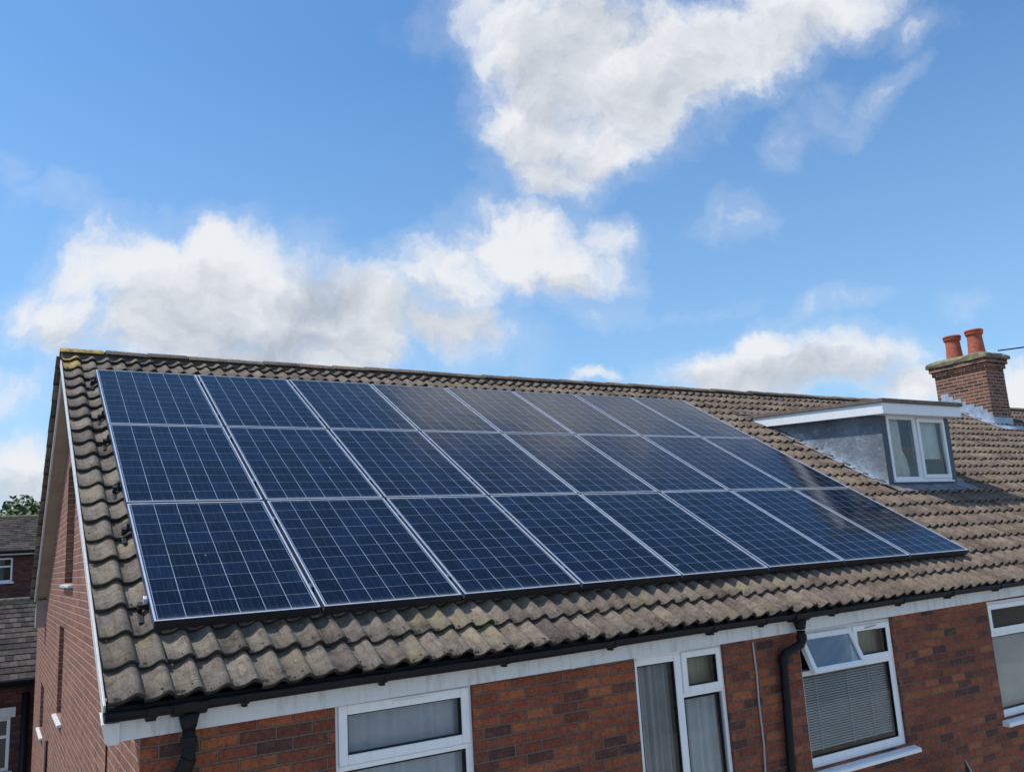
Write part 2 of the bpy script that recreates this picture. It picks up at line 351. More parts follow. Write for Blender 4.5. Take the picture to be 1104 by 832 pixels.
# ------------------------------------------------------------------ mesh helpers
def tag(o, label=None, cat=None, group=None, kind=None):
    if label: o['label'] = label
    if cat: o['category'] = cat
    if group: o['group'] = group
    if kind: o['kind'] = kind
    return o
def empty(name, loc=(0, 0, 0), label=None, cat=None, group=None, rot=None):
    o = bpy.data.objects.new(name, None); COL.objects.link(o); o.location = loc; o.empty_display_size = .2
    if rot: o.rotation_euler = rot
    return tag(o, label, cat, group)
class MB:
    def __init__(s): s.v = []; s.f = []; s.mi = []
    def add(s, vs, fs, mi=0):
        k = len(s.v); s.v += [tuple(v) for v in vs]
        for f in fs: s.f.append(tuple(k + i for i in f)); s.mi.append(mi)
        return s
    def box(s, a, b, mi=0):
        (x0, y0, z0), (x1, y1, z1) = a, b
        return s.add([(x0, y0, z0), (x1, y0, z0), (x1, y1, z0), (x0, y1, z0), (x0, y0, z1), (x1, y0, z1), (x1, y1, z1), (x0, y1, z1)],
              [(0, 3, 2, 1), (4, 5, 6, 7), (0, 1, 5, 4), (1, 2, 6, 5), (2, 3, 7, 6), (3, 0, 4, 7)], mi)
    def hexa(s, p, mi=0):   # 4 bottom, 4 top
        return s.add(p, [(0, 3, 2, 1), (4, 5, 6, 7), (0, 1, 5, 4), (1, 2, 6, 5), (2, 3, 7, 6), (3, 0, 4, 7)], mi)
    def tube(s, pts, r, n=10, mi=0, cap=True):
        pts = [Vector(p) for p in pts]; rings = []
        rr = r if isinstance(r, (list, tuple)) else [r] * len(pts)
        up = None
        for i, p in enumerate(pts):
            d = (pts[min(i + 1, len(pts) - 1)] - pts[max(i - 1, 0)]).normalized()
            if up is None: up = d.orthogonal().normalized()
            up = (up - d * up.dot(d)).normalized(); sd = d.cross(up)
            rings.append([p + up * math.cos(2 * math.pi * k / n) * rr[i] + sd * math.sin(2 * math.pi * k / n) * rr[i] for k in range(n)])
        vs = [q for g_ in rings for q in g_]; fs = []
        for i in range(len(pts) - 1):
            for k in range(n): fs.append((i * n + k, i * n + (k + 1) % n, (i + 1) * n + (k + 1) % n, (i + 1) * n + k))
        if cap: fs.append(tuple(range(n - 1, -1, -1))); fs.append(tuple((len(pts) - 1) * n + k for k in range(n)))
        return s.add(vs, fs, mi)
    def lathe(s, c, prof, n=24, mi=0):
        vs = []; fs = []
        for (r, z) in prof:
            for k in range(n): vs.append((c[0] + r * math.cos(2 * math.pi * k / n), c[1] + r * math.sin(2 * math.pi * k / n), c[2] + z))
        for i in range(len(prof) - 1):
            for k in range(n): fs.append((i * n + k, i * n + (k + 1) % n, (i + 1) * n + (k + 1) % n, (i + 1) * n + k))
        return s.add(vs, fs, mi)
    def build(s, name, mats, parent=None, bevel=0., smooth=False, seg=2):
        me = bpy.data.meshes.new(name); me.from_pydata(s.v, [], s.f)
        if not isinstance(mats, (list, tuple)): mats = [mats]
        for m_ in mats: me.materials.append(m_)
        if len(mats) > 1: me.polygons.foreach_set('material_index', s.mi)
        if smooth: me.polygons.foreach_set('use_smooth', [True] * len(me.polygons))
        me.update()
        o = bpy.data.objects.new(name, me); COL.objects.link(o)
        if parent: o.parent = parent; o.matrix_parent_inverse = Matrix.Translation(-Vector(parent_loc(parent)))
        if bevel:
            bm_ = o.modifiers.new('bevel', 'BEVEL'); bm_.width = bevel; bm_.segments = seg; bm_.limit_method = 'ANGLE'; bm_.angle_limit = R(40)
        return o
def parent_loc(p):
    l = Vector(p.location)
    if p.parent is not None: l = p.matrix_parent_inverse @ l + parent_loc(p.parent) if not isinstance(parent_loc(p.parent), tuple) else l
    return l
def fbox(x0, x1, y0, y1, z0, z1, name, m_, parent, bevel=.003):
    return MB().box((x0, y0, z0), (x1, y1, z1)).build(name, m_, parent, bevel)

# ------------------------------------------------------------------ roof frame of reference
PIT = 0.51995; CP, SP = math.cos(PIT), math.sin(PIT)
OFF = -.12                       # tile pan plane below the panel glass plane
def rp(a, b, h=0.):              # point on front slope: a along ridge, b up the slope, h above the tile plane
    h += OFF
    return Vector((a, b * CP - h * SP, b * SP + h * CP))
BR = 5.56; RY = rp(0, BR).y; RZ = rp(0, BR).z
def rpb(a, b, h=0.):             # back slope
    p = rp(a, b, h); return Vector((p.x, 2 * RY - p.y, p.z))
XE = 27.0
TX0 = -.10; TW = .149; CE = .283

house = empty('brick_house', (0, 0, -5.4), 'red brick house with tiled roof, dormer and chimney, carrying the solar array', 'house')

# ---- roof tiles (one mesh: every tile its own island, front slope in full)
def be(x): return -.585 + .0095 * max(0, min(x, 9))
PROF = [(0, .004), (.14, 0), (.3, .001), (.44, .007), (.56, .019), (.66, .031), (.76, .038), (.85, .036), (.93, .028), (1.0, .015)]
LIP = []
def tile_field(fn, x0list, courses, prof, b_of, h_of=None, thick=.02):
    V = []; F = []; RND = []; LI = []; LIP.clear()
    for (xa, xb, k) in x0list:
        pr2 = random.random()
        for j in courses:
            rnd = .55 * random.random() + .25 * (hash((k // 2, j)) % 97 / 97.) + .2 * random.random()
            xc = (xa + xb) / 2
            b0 = b_of(j, xc) + random.gauss(0, .006) - (.022 if random.random() < .02 else 0); b1 = b_of(j + 1, xc) + .03
            b1 = min(b1, BR - .005)
            lift = .037 + random.gauss(0, .004); tilt = random.gauss(0, .004); sx = random.gauss(0, .0016)
            n = len(prof); base = len(V); fb = len(F)
            for (bb, lf) in ((b0 + .014, lift - thick - .016), (b0, lift - thick * .2), (b0 + .004, lift), ((b0 + b1) / 2, lift * .52), (b1, .002)):
                for (t_, h_) in prof:
                    V.append(tuple(fn(xa + (xb - xa) * t_ + sx, bb, lf + h_ + tilt * (t_ - .5))))
            for r_ in range(4):
                for i in range(n - 1):
                    F.append((base + r_ * n + i, base + r_ * n + i + 1, base + (r_ + 1) * n + i + 1, base + (r_ + 1) * n + i))
            # right-hand edge of the roll drops to the next pan
            k0 = len(V)
            for (bb, lf) in ((b0, lift - .018), ((b0 + b1) / 2, lift * .52 - .018), (b1, -.016)): V.append(tuple(fn(xb + sx + .001, bb, lf + prof[-1][1])))
            F.append((base + 2 * n + n - 1, k0, k0 + 1, base + 3 * n + n - 1)); F.append((base + 3 * n + n - 1, k0 + 1, k0 + 2, base + 4 * n + n - 1))
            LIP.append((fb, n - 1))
            li = 1. if (xb < .0 and j >= courses[-1] - 1) else 0.
            RND += [rnd] * (len(V) - base); LI += [li] * (len(V) - base)
    return V, F, RND, LI
def make_tiles(name, fn, cols, courses, b_of, parent, m_=None, prof=PROF, lich=1.):
    V, F, RND, LI = tile_field(fn, cols, courses, prof, b_of); LI = [q * lich for q in LI]
    me = bpy.data.meshes.new(name); me.from_pydata(V, [], F); me.materials.append(m_ or M_tile)
    for nm, dat in (('rnd', RND), ('lichen', LI)):
        a_ = me.attributes.new(nm, 'FLOAT', 'POINT'); a_.data.foreach_set('value', dat)
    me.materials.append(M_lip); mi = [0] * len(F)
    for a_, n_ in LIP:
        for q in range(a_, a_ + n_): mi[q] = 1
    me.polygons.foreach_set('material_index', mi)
    me.polygons.foreach_set('use_smooth', [True] * len(me.polygons)); me.update()
    return me
NC = 21
def b_of(j, x):
    t_ = j / 20.75
    return be(x) * (1 - t_) + (BR - .02) * t_ if j > 0 else be(x)
cols = [(-.272, -.10, -1)] + [(TX0 + TW * k, TX0 + TW * (k + 1), k) for k in range(int((XE - TX0) / TW))]
DX0, DX1 = 9.12, 10.62
me = make_tiles('roof', rp, cols, range(NC), b_of, house)
roof = bpy.data.objects.new('roof', me); COL.objects.link(roof); roof.parent = house; roof.matrix_parent_inverse = Matrix.Translation((0, 0, 5.4))
# back slope and underlay belong to the roof too
random.seed(11)
bcols = [(-.32, -.12, -1)] + [(-.12 + TW * k, -.12 + TW * (k + 1), k) for k in range(3)]
me2 = make_tiles('back_slope', rpb, bcols, range(2, NC), lambda j, x: -.4 + (BR + .38) * j / 20.75 if j else -.4, house, lich=.0)
bs = bpy.data.objects.new('back_slope', me2); COL.objects.link(bs); bs.parent = roof
mb = MB()
mb.add([rp(-.2, -.50, -.03), rp(XE, -.42, -.03), rp(XE, BR, -.03), rp(-.2, BR, -.03)], [(0, 1, 2, 3)])
mb.add([rpb(.3, .1, .0), rpb(XE, .1, .0), rpb(XE, BR, .0), rpb(.3, BR, .0)], [(3, 2, 1, 0)])
mb.add([rpb(-.25, .1, -.03), rpb(.3, .1, -.03), rpb(.3, BR, -.03), rpb(-.25, BR, -.03)], [(3, 2, 1, 0)])
mb.build('underlay', M_mortar, roof)

# ---- moss clumps sitting in the joints
M_moss = simple('dry moss', (.075, .062, .035), .98, 0, .6, 60, 1., 200)
def moss(name, spots, parent):
    V = []; F = []; rnd = random.Random(77)
    for (p, sz) in spots:
        k0 = len(V); n = 7
        for (rr, hh) in ((1., 0.), (.85, .45), (.45, .8)):
            for k in range(n):
                a_ = 2 * math.pi * k / n + rnd.uniform(-.2, .2); q = sz * rr * rnd.uniform(.7, 1.25)
                V.append((p.x + q * math.cos(a_), p.y + q * math.sin(a_) * CP * .8, p.z + q * math.sin(a_) * SP * .8 + sz * hh * rnd.uniform(.6, 1.)))
        V.append((p.x, p.y, p.z + sz * .9))
        for r_ in range(2):
            for k in range(n): F.append((k0 + r_ * n + k, k0 + r_ * n + (k + 1) % n, k0 + (r_ + 1) * n + (k + 1) % n, k0 + (r_ + 1) * n + k))
        for k in range(n): F.append((k0 + 2 * n + k, k0 + 2 * n + (k + 1) % n, k0 + 3 * n))
    mb = MB(); mb.add(V, F); return mb.build(name, M_moss, parent)
spots = []; rm = random.Random(9)
for q in range(2600):
    x_ = rm.uniform(-.2, 20) if q % 3 else rm.uniform(-.2, 4); j = rm.choice([0, 0, 0, 1, 1, 2, 20, 20, 19]) if q % 2 else rm.randrange(0, 21)
    k_ = math.floor((x_ - TX0) / TW); x_ = TX0 + TW * (k_ + rm.choice([.03, .08, .5, .25, .95]) + rm.gauss(0, .06))
    b_ = b_of(j, x_)
    if 0 < b_ < 4.85 and -.05 < x_ < 8.1: continue
    if 1.5 < b_ < 4.5 and 8.9 < x_ < 10.9: continue
    dn = 1 if j == 0 else rm.choice([0, 1, 1]); f_ = ((x_ - TX0) / TW) % 1.; hh = .038 if .5 < f_ < .95 else .004
    spots.append((rp(x_, b_ + (rm.uniform(.01, .03) if dn else -rm.uniform(.0, .02)), (hh + .034) if dn else hh * .6 + .012), rm.uniform(.003, .010) * (1.4 if rm.random() < .1 else 1)))
mo = moss('moss', spots, roof); mo['kind'] = 'stuff'

# ---- ridge
random.seed(5)
x = -.29; i = 0
mb = MB()
mb.add([rp(-.27, BR - .10, .02), rp(XE, BR - .10, .02), rp(XE, BR - .02, .085), rp(-.27, BR - .02, .085)], [(0, 1, 2, 3)])
mb.add([rp(-.27, BR - .10, .02), rp(-.27, BR - .02, .085), rpb(-.27, BR - .02, .085), rpb(-.27, BR - .10, .02)], [(0, 1, 2, 3)])
mb.add([rpb(-.27, BR - .10, .02), rpb(XE, BR - .10, .02), rpb(XE, BR - .02, .085), rpb(-.27, BR - .02, .085)], [(3, 2, 1, 0)])
mb.build('bedding_mortar', M_mortar, roof)
while x < XE - .3:
    L = .44; n = 10
    r0 = .118 + random.uniform(-.003, .003); dzz = random.uniform(-.006, .006); dz2 = dzz + random.uniform(-.005, .005)
    V = []; F = []
    cz = RZ + .005
    for (xx, rr, dd) in ((x, r0 + .004, dzz), (x + .01, r0 + .008, dzz), (x + L - .045, r0, dz2), (x + L - .012, r0 - .003, dz2)):
        for k in range(n + 1):
            a_ = math.pi * (.09 + .82 * k / n)
            V.append((xx, RY - rr * 1.02 * math.cos(a_), cz + dd + rr * .72 * math.sin(a_) - .004))
    for r_ in range(3):
        for k in range(n): F.append((r_ * (n + 1) + k, r_ * (n + 1) + k + 1, (r_ + 1) * (n + 1) + k + 1, (r_ + 1) * (n + 1) + k))
    # thickness at the near end
    k0 = len(V)
    for k in range(n + 1):
        a_ = math.pi * (.09 + .82 * k / n); rr = r0 - .016
        V.append((x, RY - rr * 1.02 * math.cos(a_), cz + dzz + rr * .72 * math.sin(a_) - .004))
    for k in range(n): F.append((k0 + k, k0 + k + 1, k + 1, k))
    me = bpy.data.meshes.new('ridge_tile'); me.from_pydata(V, [], F); me.materials.append(M_tile)
    rv = random.uniform(.15, .75)
    for nm, val in (('rnd', rv), ('lichen', 1.25 if i == 0 else (.0))):
        a_ = me.attributes.new(nm, 'FLOAT', 'POINT'); a_.data.foreach_set('value', [val] * len(V))
    me.polygons.foreach_set('use_smooth', [True] * len(me.polygons)); me.update()
    o = bpy.data.objects.new('ridge_tile', me); COL.objects.link(o); o.parent = roof
    if i == 0: o['label'] = 'end ridge tile covered in yellow lichen'
    x += L + (.012 if i == 0 else 0.); i += 1

# ------------------------------------------------------------------ walls
YW = -.33; GX = -.10; GZ = -5.4
def wall_grid(breaks_s, breaks_z, holes, pt, inward, mi=0, topz=None):
    """wall sheet with rectangular openings and reveals; pt(s,z,d) -> point, d = depth into the wall"""
    mb = MB(); ss = sorted(set(breaks_s + [h[0] for h in holes] + [h[1] for h in holes])); zs = sorted(set(breaks_z + [h[2] for h in holes] + [h[3] for h in holes]))
    for i in range(len(ss) - 1):
        for k in range(len(zs) - 1):
            sm, zm = (ss[i] + ss[i + 1]) / 2, (zs[k] + zs[k + 1]) / 2
            if any(h[0] < sm < h[1] and h[2] < zm < h[3] for h in holes): continue
            a_, b_, c_, d_ = zs[k], zs[k], zs[k + 1], zs[k + 1]
            if topz and zs[k + 1] == zs[-1]: c_, d_ = topz(ss[i + 1]), topz(ss[i])
            mb.add([pt(ss[i], a_, 0), pt(ss[i + 1], b_, 0), pt(ss[i + 1], c_, 0), pt(ss[i], d_, 0)], [(0, 1, 2, 3)])
    for h in holes:
        D = inward
        c = [(h[0], h[2]), (h[1], h[2]), (h[1], h[3]), (h[0], h[3])]
        for q in range(4):
            (s0, z0), (s1, z1) = c[q], c[(q + 1) % 4]
            mb.add([pt(s0, z0, 0), pt(s0, z0, D), pt(s1, z1, D), pt(s1, z1, 0)], [(0, 1, 2, 3)])
    return mb
ZT = -.46
WIN = [(.96, 1.875, -1.85, -.535), (3.205, 4.085, -2.35, -.52), (4.93, 6.165, -1.595, -.515), (7.675, 8.95, -1.60, -.505), (11.6, 12.9, -1.6, -.5), (15.2, 16.4, -1.6, -.5)]
LOWW = [(1.0, 2.6, -4.4, -3.0), (5.0, 6.3, -4.4, -3.0), (8.4, 10., -4.4, -3.0)]
fw = wall_grid([GX, XE], [GZ, ZT], WIN + LOWW, lambda s, z, d: (s, YW + d, z), .09)
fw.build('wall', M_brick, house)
def gz(y):
    return min(rp(0, 0, -.05).z + 0, 99)
def roof_under(y):
    yy = y if y <= RY else 2 * RY - y
    return SP / CP * yy - (.12 - OFF * 0 + .0) / CP - .055   # z of the tile plane minus battens
YB = 12.0
ys = [YW, 1, 3, RY, 7, 9.45]
GW = [(4.62, 5.75, .215, 1.52), (5.50, 6.25, -1.25, -.27), (9.05, 9.95, -1.9, -1.25), (2.2, 3.1, -3.6, -2.6)]
mbg = MB()
allh = GW
ss = sorted(set(ys + [h[0] for h in GW] + [h[1] for h in GW] + [YB])); zs0 = sorted(set([GZ] + [h[2] for h in GW] + [h[3] for h in GW]))
for i in range(len(ss) - 1):
    s0, s1 = ss[i], ss[i + 1]; sm = (s0 + s1) / 2
    t0, t1 = (roof_under(s0), roof_under(s1)) if s1 <= 9.46 else (-.14, -.14)
    lv = [z for z in zs0 if z < min(t0, t1) - .02]
    for k in range(len(lv)):
        z0 = lv[k]; last = k == len(lv) - 1
        zt0, zt1 = (t0, t1) if last else (lv[k + 1], lv[k + 1])
        zm = (z0 + (zt0 + zt1) / 2) / 2 if last else (z0 + zt0) / 2
        if any(h[0] < sm < h[1] and h[2] < zm < h[3] for h in GW): continue
        mbg.add([(GX, s0, z0), (GX, s1, z0), (GX, s1, zt1), (GX, s0, zt0)], [(3, 2, 1, 0)])
for h in GW:
    c = [(h[0], h[2]), (h[1], h[2]), (h[1], h[3]), (h[0], h[3])]
    for q in range(4):
        (s0, z0), (s1, z1) = c[q], c[(q + 1) % 4]
        mbg.add([(GX, s0, z0), (GX + .12, s0, z0), (GX + .12, s1, z1), (GX, s1, z1)], [(0, 1, 2, 3)])
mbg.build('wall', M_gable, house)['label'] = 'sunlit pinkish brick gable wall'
# closed back, floor of the loft and far end so that the inside stays dark
mb = MB(); mb.add([(GX, YB, GZ), (XE, YB, GZ), (XE, YB, -.14), (GX, YB, -.14)], [(0, 1, 2, 3)])
mb.add([(XE, YW, GZ), (XE, YB, GZ), (XE, YB, -.14), (XE, RY, RZ - .2), (XE, YW, ZT)], [(0, 1, 2, 3, 4)])
mb.build('wall', M_brick, house)
mb = MB(); mb.add([(GX + .01, 8.9, -.14), (XE, 8.9, -.14), (XE, YB + .1, -.14), (GX + .01, YB + .1, -.14)], [(0, 1, 2, 3)]); mb.build('flat_roof', M_felt, house)
mb = MB(); mb.box((GX + .02, 1.6, GZ), (XE - .1, 1.7, -.2)); mb.box((GX + .02, YW + .1, -2.75), (XE - .1, 1.6, -2.65)); mb.build('room_wall', M_room, house)

# gable verge: bargeboard, soffit
mb = MB()
def barge(fn, xo, xi, b0, b1, h0, h1, mb, mi=0):
    p = [fn(xo, b0, h1), fn(xi, b0, h1), fn(xi, b1, h1), fn(xo, b1, h1), fn(xo, b0, h0), fn(xi, b0, h0), fn(xi, b1, h0), fn(xo, b1, h0)]
    mb.hexa(p, mi)
barge(rp, -.285, -.272, -.52, BR - .06, -.020, -.090, mb)
mb.build('bargeboard', M_fascia, house, .002)
mb = MB(); barge(rpb, -.262, -.240, .28, BR - .06, -.012, -.10, mb); mb.build('bargeboard', M_fascia, house, .002)
mb = MB(); barge(rpb, -.238, GX + .002, .28, BR - .06, -.085, -.10, mb)
mb.hexa([(-.235, 9.3, -.42), (GX, 9.3, -.42), (GX, 9.6, -.42), (-.235, 9.6, -.42), (-.235, 9.3, -.03), (GX, 9.3, -.03), (GX, 9.6, -.18), (-.235, 9.6, -.18)])
mb.build('soffit', M_soffit, house)
mb = MB(); barge(rp, -.272, GX + .002, -.40, BR - .06, -.05, -.065, mb); mb.build('soffit', M_soffit, house)

# fascia + gutter along the front eave, both rise very slightly to the right
def rise(x): return .0105 * max(0, min(x, 9.))
mb = MB()
xs = [-.205] + [k * 1.0 for k in range(1, 28)]
for a_, b_ in zip(xs[:-1], xs[1:]):
    za, zb = rise(a_), rise(b_)
    mb.hexa([(a_, -.372, -.567 + za), (b_, -.372, -.567 + zb), (b_, YW + .02, -.567 + zb), (a_, YW + .02, -.567 + za),
             (a_, -.372, -.452 + za), (b_, -.372, -.452 + zb), (b_, YW + .02, -.452 + zb), (a_, YW + .02, -.452 + za)])
fas = mb.build('fascia', M_fascia, house)
mb = MB(); xs[0] = -.270
for a_, b_ in zip(xs[:-1], xs[1:]):
    za, zb = rise(a_), rise(b_)
    mb.hexa([(a_, -.386, -.451 + za), (b_, -.386, -.451 + zb), (b_, YW + .02, -.451 + zb), (a_, YW + .02, -.451 + za),
             (a_, -.386, -.396 + za), (b_, -.386, -.396 + zb), (b_, YW + .02, -.37 + zb), (a_, YW + .02, -.37 + za)])
mb.build('eaves_filler', M_black, house)  # black strip filling between the fascia top and the tiles
mb = MB(); mb.hexa([(-.262, -.385, -.578), (-.205, -.385, -.578), (-.205, -.30, -.578), (-.262, -.30, -.578), (-.294, -.40, -.47), (-.205, -.40, -.47), (-.205, -.30, -.42), (-.294, -.30, -.42)])
mb.build('bargeboard_end', M_fascia, fas, .003)
def gutter_mesh():
    mb = MB(); n = 12; r = .051
    xs = [-.285] + [k * .5 for k in range(0, 54)]
    V = []; F = []
    for x_ in xs:
        cz = -.412 + rise(x_); sag = .003 * math.sin(x_ * 2.1)
        for rr in (r, r - .006):
            for k in range(n + 1):
                a_ = math.pi * k / n
                V.append((x_, -.432 - rr * math.cos(a_), cz + sag - rr * .95 * math.sin(a_)))
    m_ = 2 * (n + 1)
    for i in range(len(xs) - 1):
        for k in range(n): F.append((i * m_ + k, i * m_ + k + 1, (i + 1) * m_ + k + 1, (i + 1) * m_ + k))
        for k in range(n): F.append((i * m_ + n + 1 + k, (i + 1) * m_ + n + 1 + k, (i + 1) * m_ + n + 2 + k, i * m_ + n + 2 + k))
        F.append((i * m_, (i + 1) * m_, (i + 1) * m_ + n + 1, i * m_ + n + 1)); F.append((i * m_ + n, i * m_ + 2 * n + 1, (i + 1) * m_ + 2 * n + 1, (i + 1) * m_ + n))
    F.append(tuple(range(n + 1)))
    return mb.add(V, F)
gut = gutter_mesh().build('gutter', M_black, house, 0, True)
def bracket(x_, w=.03, r=.057, drop=.014):
    mb = MB(); n = 12; cz = -.412 + rise(x_)
    pts = [(-.432 - r * math.cos(math.pi * k / n), cz - r * .96 * math.sin(math.pi * k / n)) for k in range(n + 1)]
    V = [(x_ - w / 2, y, z) for y, z in pts] + [(x_ + w / 2, y, z) for y, z in pts]
    mb.add(V, [(k, k + 1, n + 2 + k, n + 1 + k) for k in range(n)] + [tuple(range(n, -1, -1)), tuple(range(n + 1, 2 * n + 2))])
    mb.box((x_ - w / 2, -.42, cz - r - drop), (x_ + w / 2, -.374, cz - r + .01))
    return mb
for x_ in (-.06, .42, 1.23, 2.08, 2.95, 3.9, 4.45, 5.3, 6.2, 6.95, 7.75, 8.6, 9.5, 10.4, 11.3):
    bracket(x_, .05 if int(x_ * 7) % 3 == 0 else .026).build('bracket', M_black, gut, .002)
for x_ in (2.62, 5.35, 7.3, 10.1):
    z_ = rise(x_); MB().box((x_, -.3745, -.569 + z_), (x_ + .035, -.3722, -.454 + z_)).build('joint_cover', M_fascia, fas)
# downpipes
def downpipe(x_, path, name='downpipe'):
    mb = MB(); cz = -.412 + rise(x_)
    bracket(x_, .17, .068, .0).build('outlet', M_black, gut, .003)
    mb.tube([(x_, -.432, cz - .055), (x_, -.432, cz - .10), (x_, -.432, cz - .13)], [.055, .045, .038], 14)
    mb.tube(path, .034, 14)
    o = mb.build(name, M_black, house, 0, True)
    return o
dp = downpipe(.125, [(.125, -.432, -.52), (.125, -.432, -.70), (.118, -.425, -.735), (.06, -.385, -.80), (.05, -.375, -.84), (.05, -.375, GZ)])
for pa in ([(.125, -.432, -.585), (.125, -.432, -.63)], [(.05, -.375, -.83), (.05, -.375, -.89)], [(.125, -.432, -.69), (.105, -.418, -.75)]): mb = MB(); mb.tube(pa, .042, 14); mb.build('pipe_socket', M_black, dp)
dp = downpipe(4.86, [(4.86, -.432, -.50), (4.86, -.432, -.585), (4.85, -.43, -.605), (4.70, -.385, -.665), (4.68, -.378, -.70), (4.63, -.378, -1.6), (4.63, -.378, GZ)])
for pa in ([(4.86, -.432, -.53), (4.86, -.432, -.575)], [(4.685, -.38, -.68), (4.68, -.378, -.745)]): mb = MB(); mb.tube(pa, .042, 14); mb.build('pipe_socket', M_black, dp)
mb = MB(); mb.tube([(4.40, -.338, -.55), (4.405, -.34, -.8), (4.395, -.34, -1.0), (4.40, -.34, -1.3), (4.37, -.34, -1.7), (4.37, -.34, -3)], .0075, 8); mb.build('wall_cable', M_cable, house)['label'] = 'thin grey cable clipped down the brickwork'
mb = MB(); mb.tube([(GX - .01, 1.07, -.2), (GX - .01, 1.07, -2), (GX - .01, 1.06, -4)], .006, 8); mb.build('wall_cable', M_black, house)

# ------------------------------------------------------------------ windows
def frame_rect(mb, x0, x1, z0, z1, t, y0, y1):
    mb.box((x0, y0, z0), (x0 + t, y1, z1)); mb.box((x1 - t, y0, z0), (x1, y1, z1))
    mb.box((x0 + t, y0, z0), (x1 - t, y1, z0 + t)); mb.box((x0 + t, y0, z1 - t), (x1 - t, y1, z1))
def sash(x0, x1, z0, z1, parent, t=.052, y=-.318, gm=None, gasket=True):
    mb = MB(); frame_rect(mb, x0, x1, z0, z1, t, y, y + .05); s_ = mb.build('sash', M_white, parent, .005)
    mb = MB(); frame_rect(mb, x0 + t - .003, x1 - t + .003, z0 + t - .003, z1 - t + .003, .008, y + .006, y + .046); mb.build('gasket', M_black, parent)
    pane(x0 + t, x1 - t, z0 + t, z1 - t, y + .02, parent, gm)
    return s_
def pane(x0, x1, z0, z1, y, parent, gm=None):
    mb = MB(); mb.add([(x0, y, z0), (x1, y, z0), (x1, y, z1), (x0, y, z1)], [(0, 1, 2, 3)])
    return mb.build('pane', gm or M_glass, parent)
def glazed(x0, x1, z0, z1, y, parent):
    mb = MB(); frame_rect(mb, x0, x1, z0, z1, .008, y - .012, y + .03); mb.build('gasket', M_black, parent)
    pane(x0 + .006, x1 - .006, z0 + .006, z1 - .006, y, parent)
def curtain(x0, x1, z0, z1, y, m_, amp=.02, wl=.09, seed=0, slant=0.):
    rnd = random.Random(seed); mb = MB(); n = max(8, int((x1 - x0) / wl * 9)); rows = 6
    ph = [rnd.uniform(0, 6) for _ in range(4)]
    V = []; F = []
    for r_ in range(rows + 1):
        t_ = r_ / rows; z = z1 + (z0 - z1) * t_
        for k in range(n + 1):
            u = k / n; xx = x0 + (x1 - x0 + slant * t_) * u
            yy = y + amp * (.55 + .45 * t_) * (math.sin(2 * math.pi * xx / wl + ph[0] + .5 * t_) + .5 * math.sin(2 * math.pi * xx / (wl * 1.73) + ph[1]) + .4 * math.sin(2 * math.pi * xx / (wl * .61) + ph[2]))
            V.append((xx, yy, z))
    for r_ in range(rows):
        for k in range(n): F.append((r_ * (n + 1) + k, r_ * (n + 1) + k + 1, (r_ + 1) * (n + 1) + k + 1, (r_ + 1) * (n + 1) + k))
    mb.add(V, F); return mb.build('curtain', m_, None, 0, True)
YF = -.305
def window_base(x0, x1, z0, z1, t=.03):
    mb = MB(); frame_rect(mb, x0, x1, z0, z1, t, YF, YF + .06); return mb
# window 1: wide top light over a fixed pane
x0, x1, z0, z1 = .96, 1.875, -1.85, -.54
mb = window_base(x0, x1, z0, z1, .026); mb.box((x0 + .026, YF, -.935), (x1 - .026, YF + .055, -.905)); mb.box((x0 + .026, YF + .004, -1.85), (x1 - .026, YF + .055, -1.80))
mb.box((x0 + .026, YF + .004, -1.80), (x0 + .05, YF + .055, -.935)); mb.box((x1 - .05, YF + .004, -1.80), (x1 - .026, YF + .055, -.935))
w = mb.build('window', M_white, house, .004); w['label'] = 'white window with a wide top light, pale net behind'
sash(x0 + .024, x1 - .022, -.902, -.566, w, .056)
mb = MB(); mb.box((1.33, -.3235, -.602), (1.55, -.317, -.580)); mb.build('vent', M_white, w, .004)
glazed(x0 + .052, x1 - .052, -1.78, -.937, YF + .02, w)
c = curtain(x0 + .03, x1 + .04, -1.84, -.56, YF + .08, M_net, .018, .13, 3); tag(c, 'pale grey net curtain filling the window with the wide top light', 'curtain', 'curtains in the front windows')
fbox(x0 - .05, x1 + .05, -.41, -.25, -1.90, -1.855, 'sill', M_white, w)
# window 2: tall side light, small top opener and tall pane
x0, x1, z0, z1 = 3.205, 4.085, -2.35, -.525
mb = window_base(x0, x1, z0, z1, .03); mb.box((3.60, YF, z0), (3.665, YF + .06, z1 - .03)); mb.box((3.665, YF, -.875), (x1 - .03, YF + .055, -.845))
mb.box((x0 + .03, YF + .004, z0), (3.25, YF + .055, -.56)); mb.box((3.25, YF + .004, -.605), (3.60, YF + .055, -.555)); 
w = mb.build('window', M_white, house, .004); w['label'] = 'tall white window with a small top opener on its right'
sash(3.668, x1 - .022, -.847, -.548, w, .048)
glazed(3.25, 3.60, -2.30, -.605, YF + .02, w); glazed(3.672, 4.03, -2.30, -.885, YF + .02, w)
c = curtain(3.255, 3.665, -2.33, -.56, YF + .10, M_net2, .034, .062, 5); tag(c, 'grey curtain in tight folds behind the tall left pane', 'curtain', 'curtains in the front windows')
c = curtain(3.68, 4.16, -2.33, -.87, YF + .10, M_net, .034, .085, 9); tag(c, 'pale blue-grey curtain below the small top opener', 'curtain', 'curtains in the front windows')
c = curtain(3.69, 4.14, -.86, -.56, YF + .12, M_cream, .012, .06, 4); tag(c, 'short olive curtain in the small opener of the tall window', 'curtain', 'curtains in the front windows')
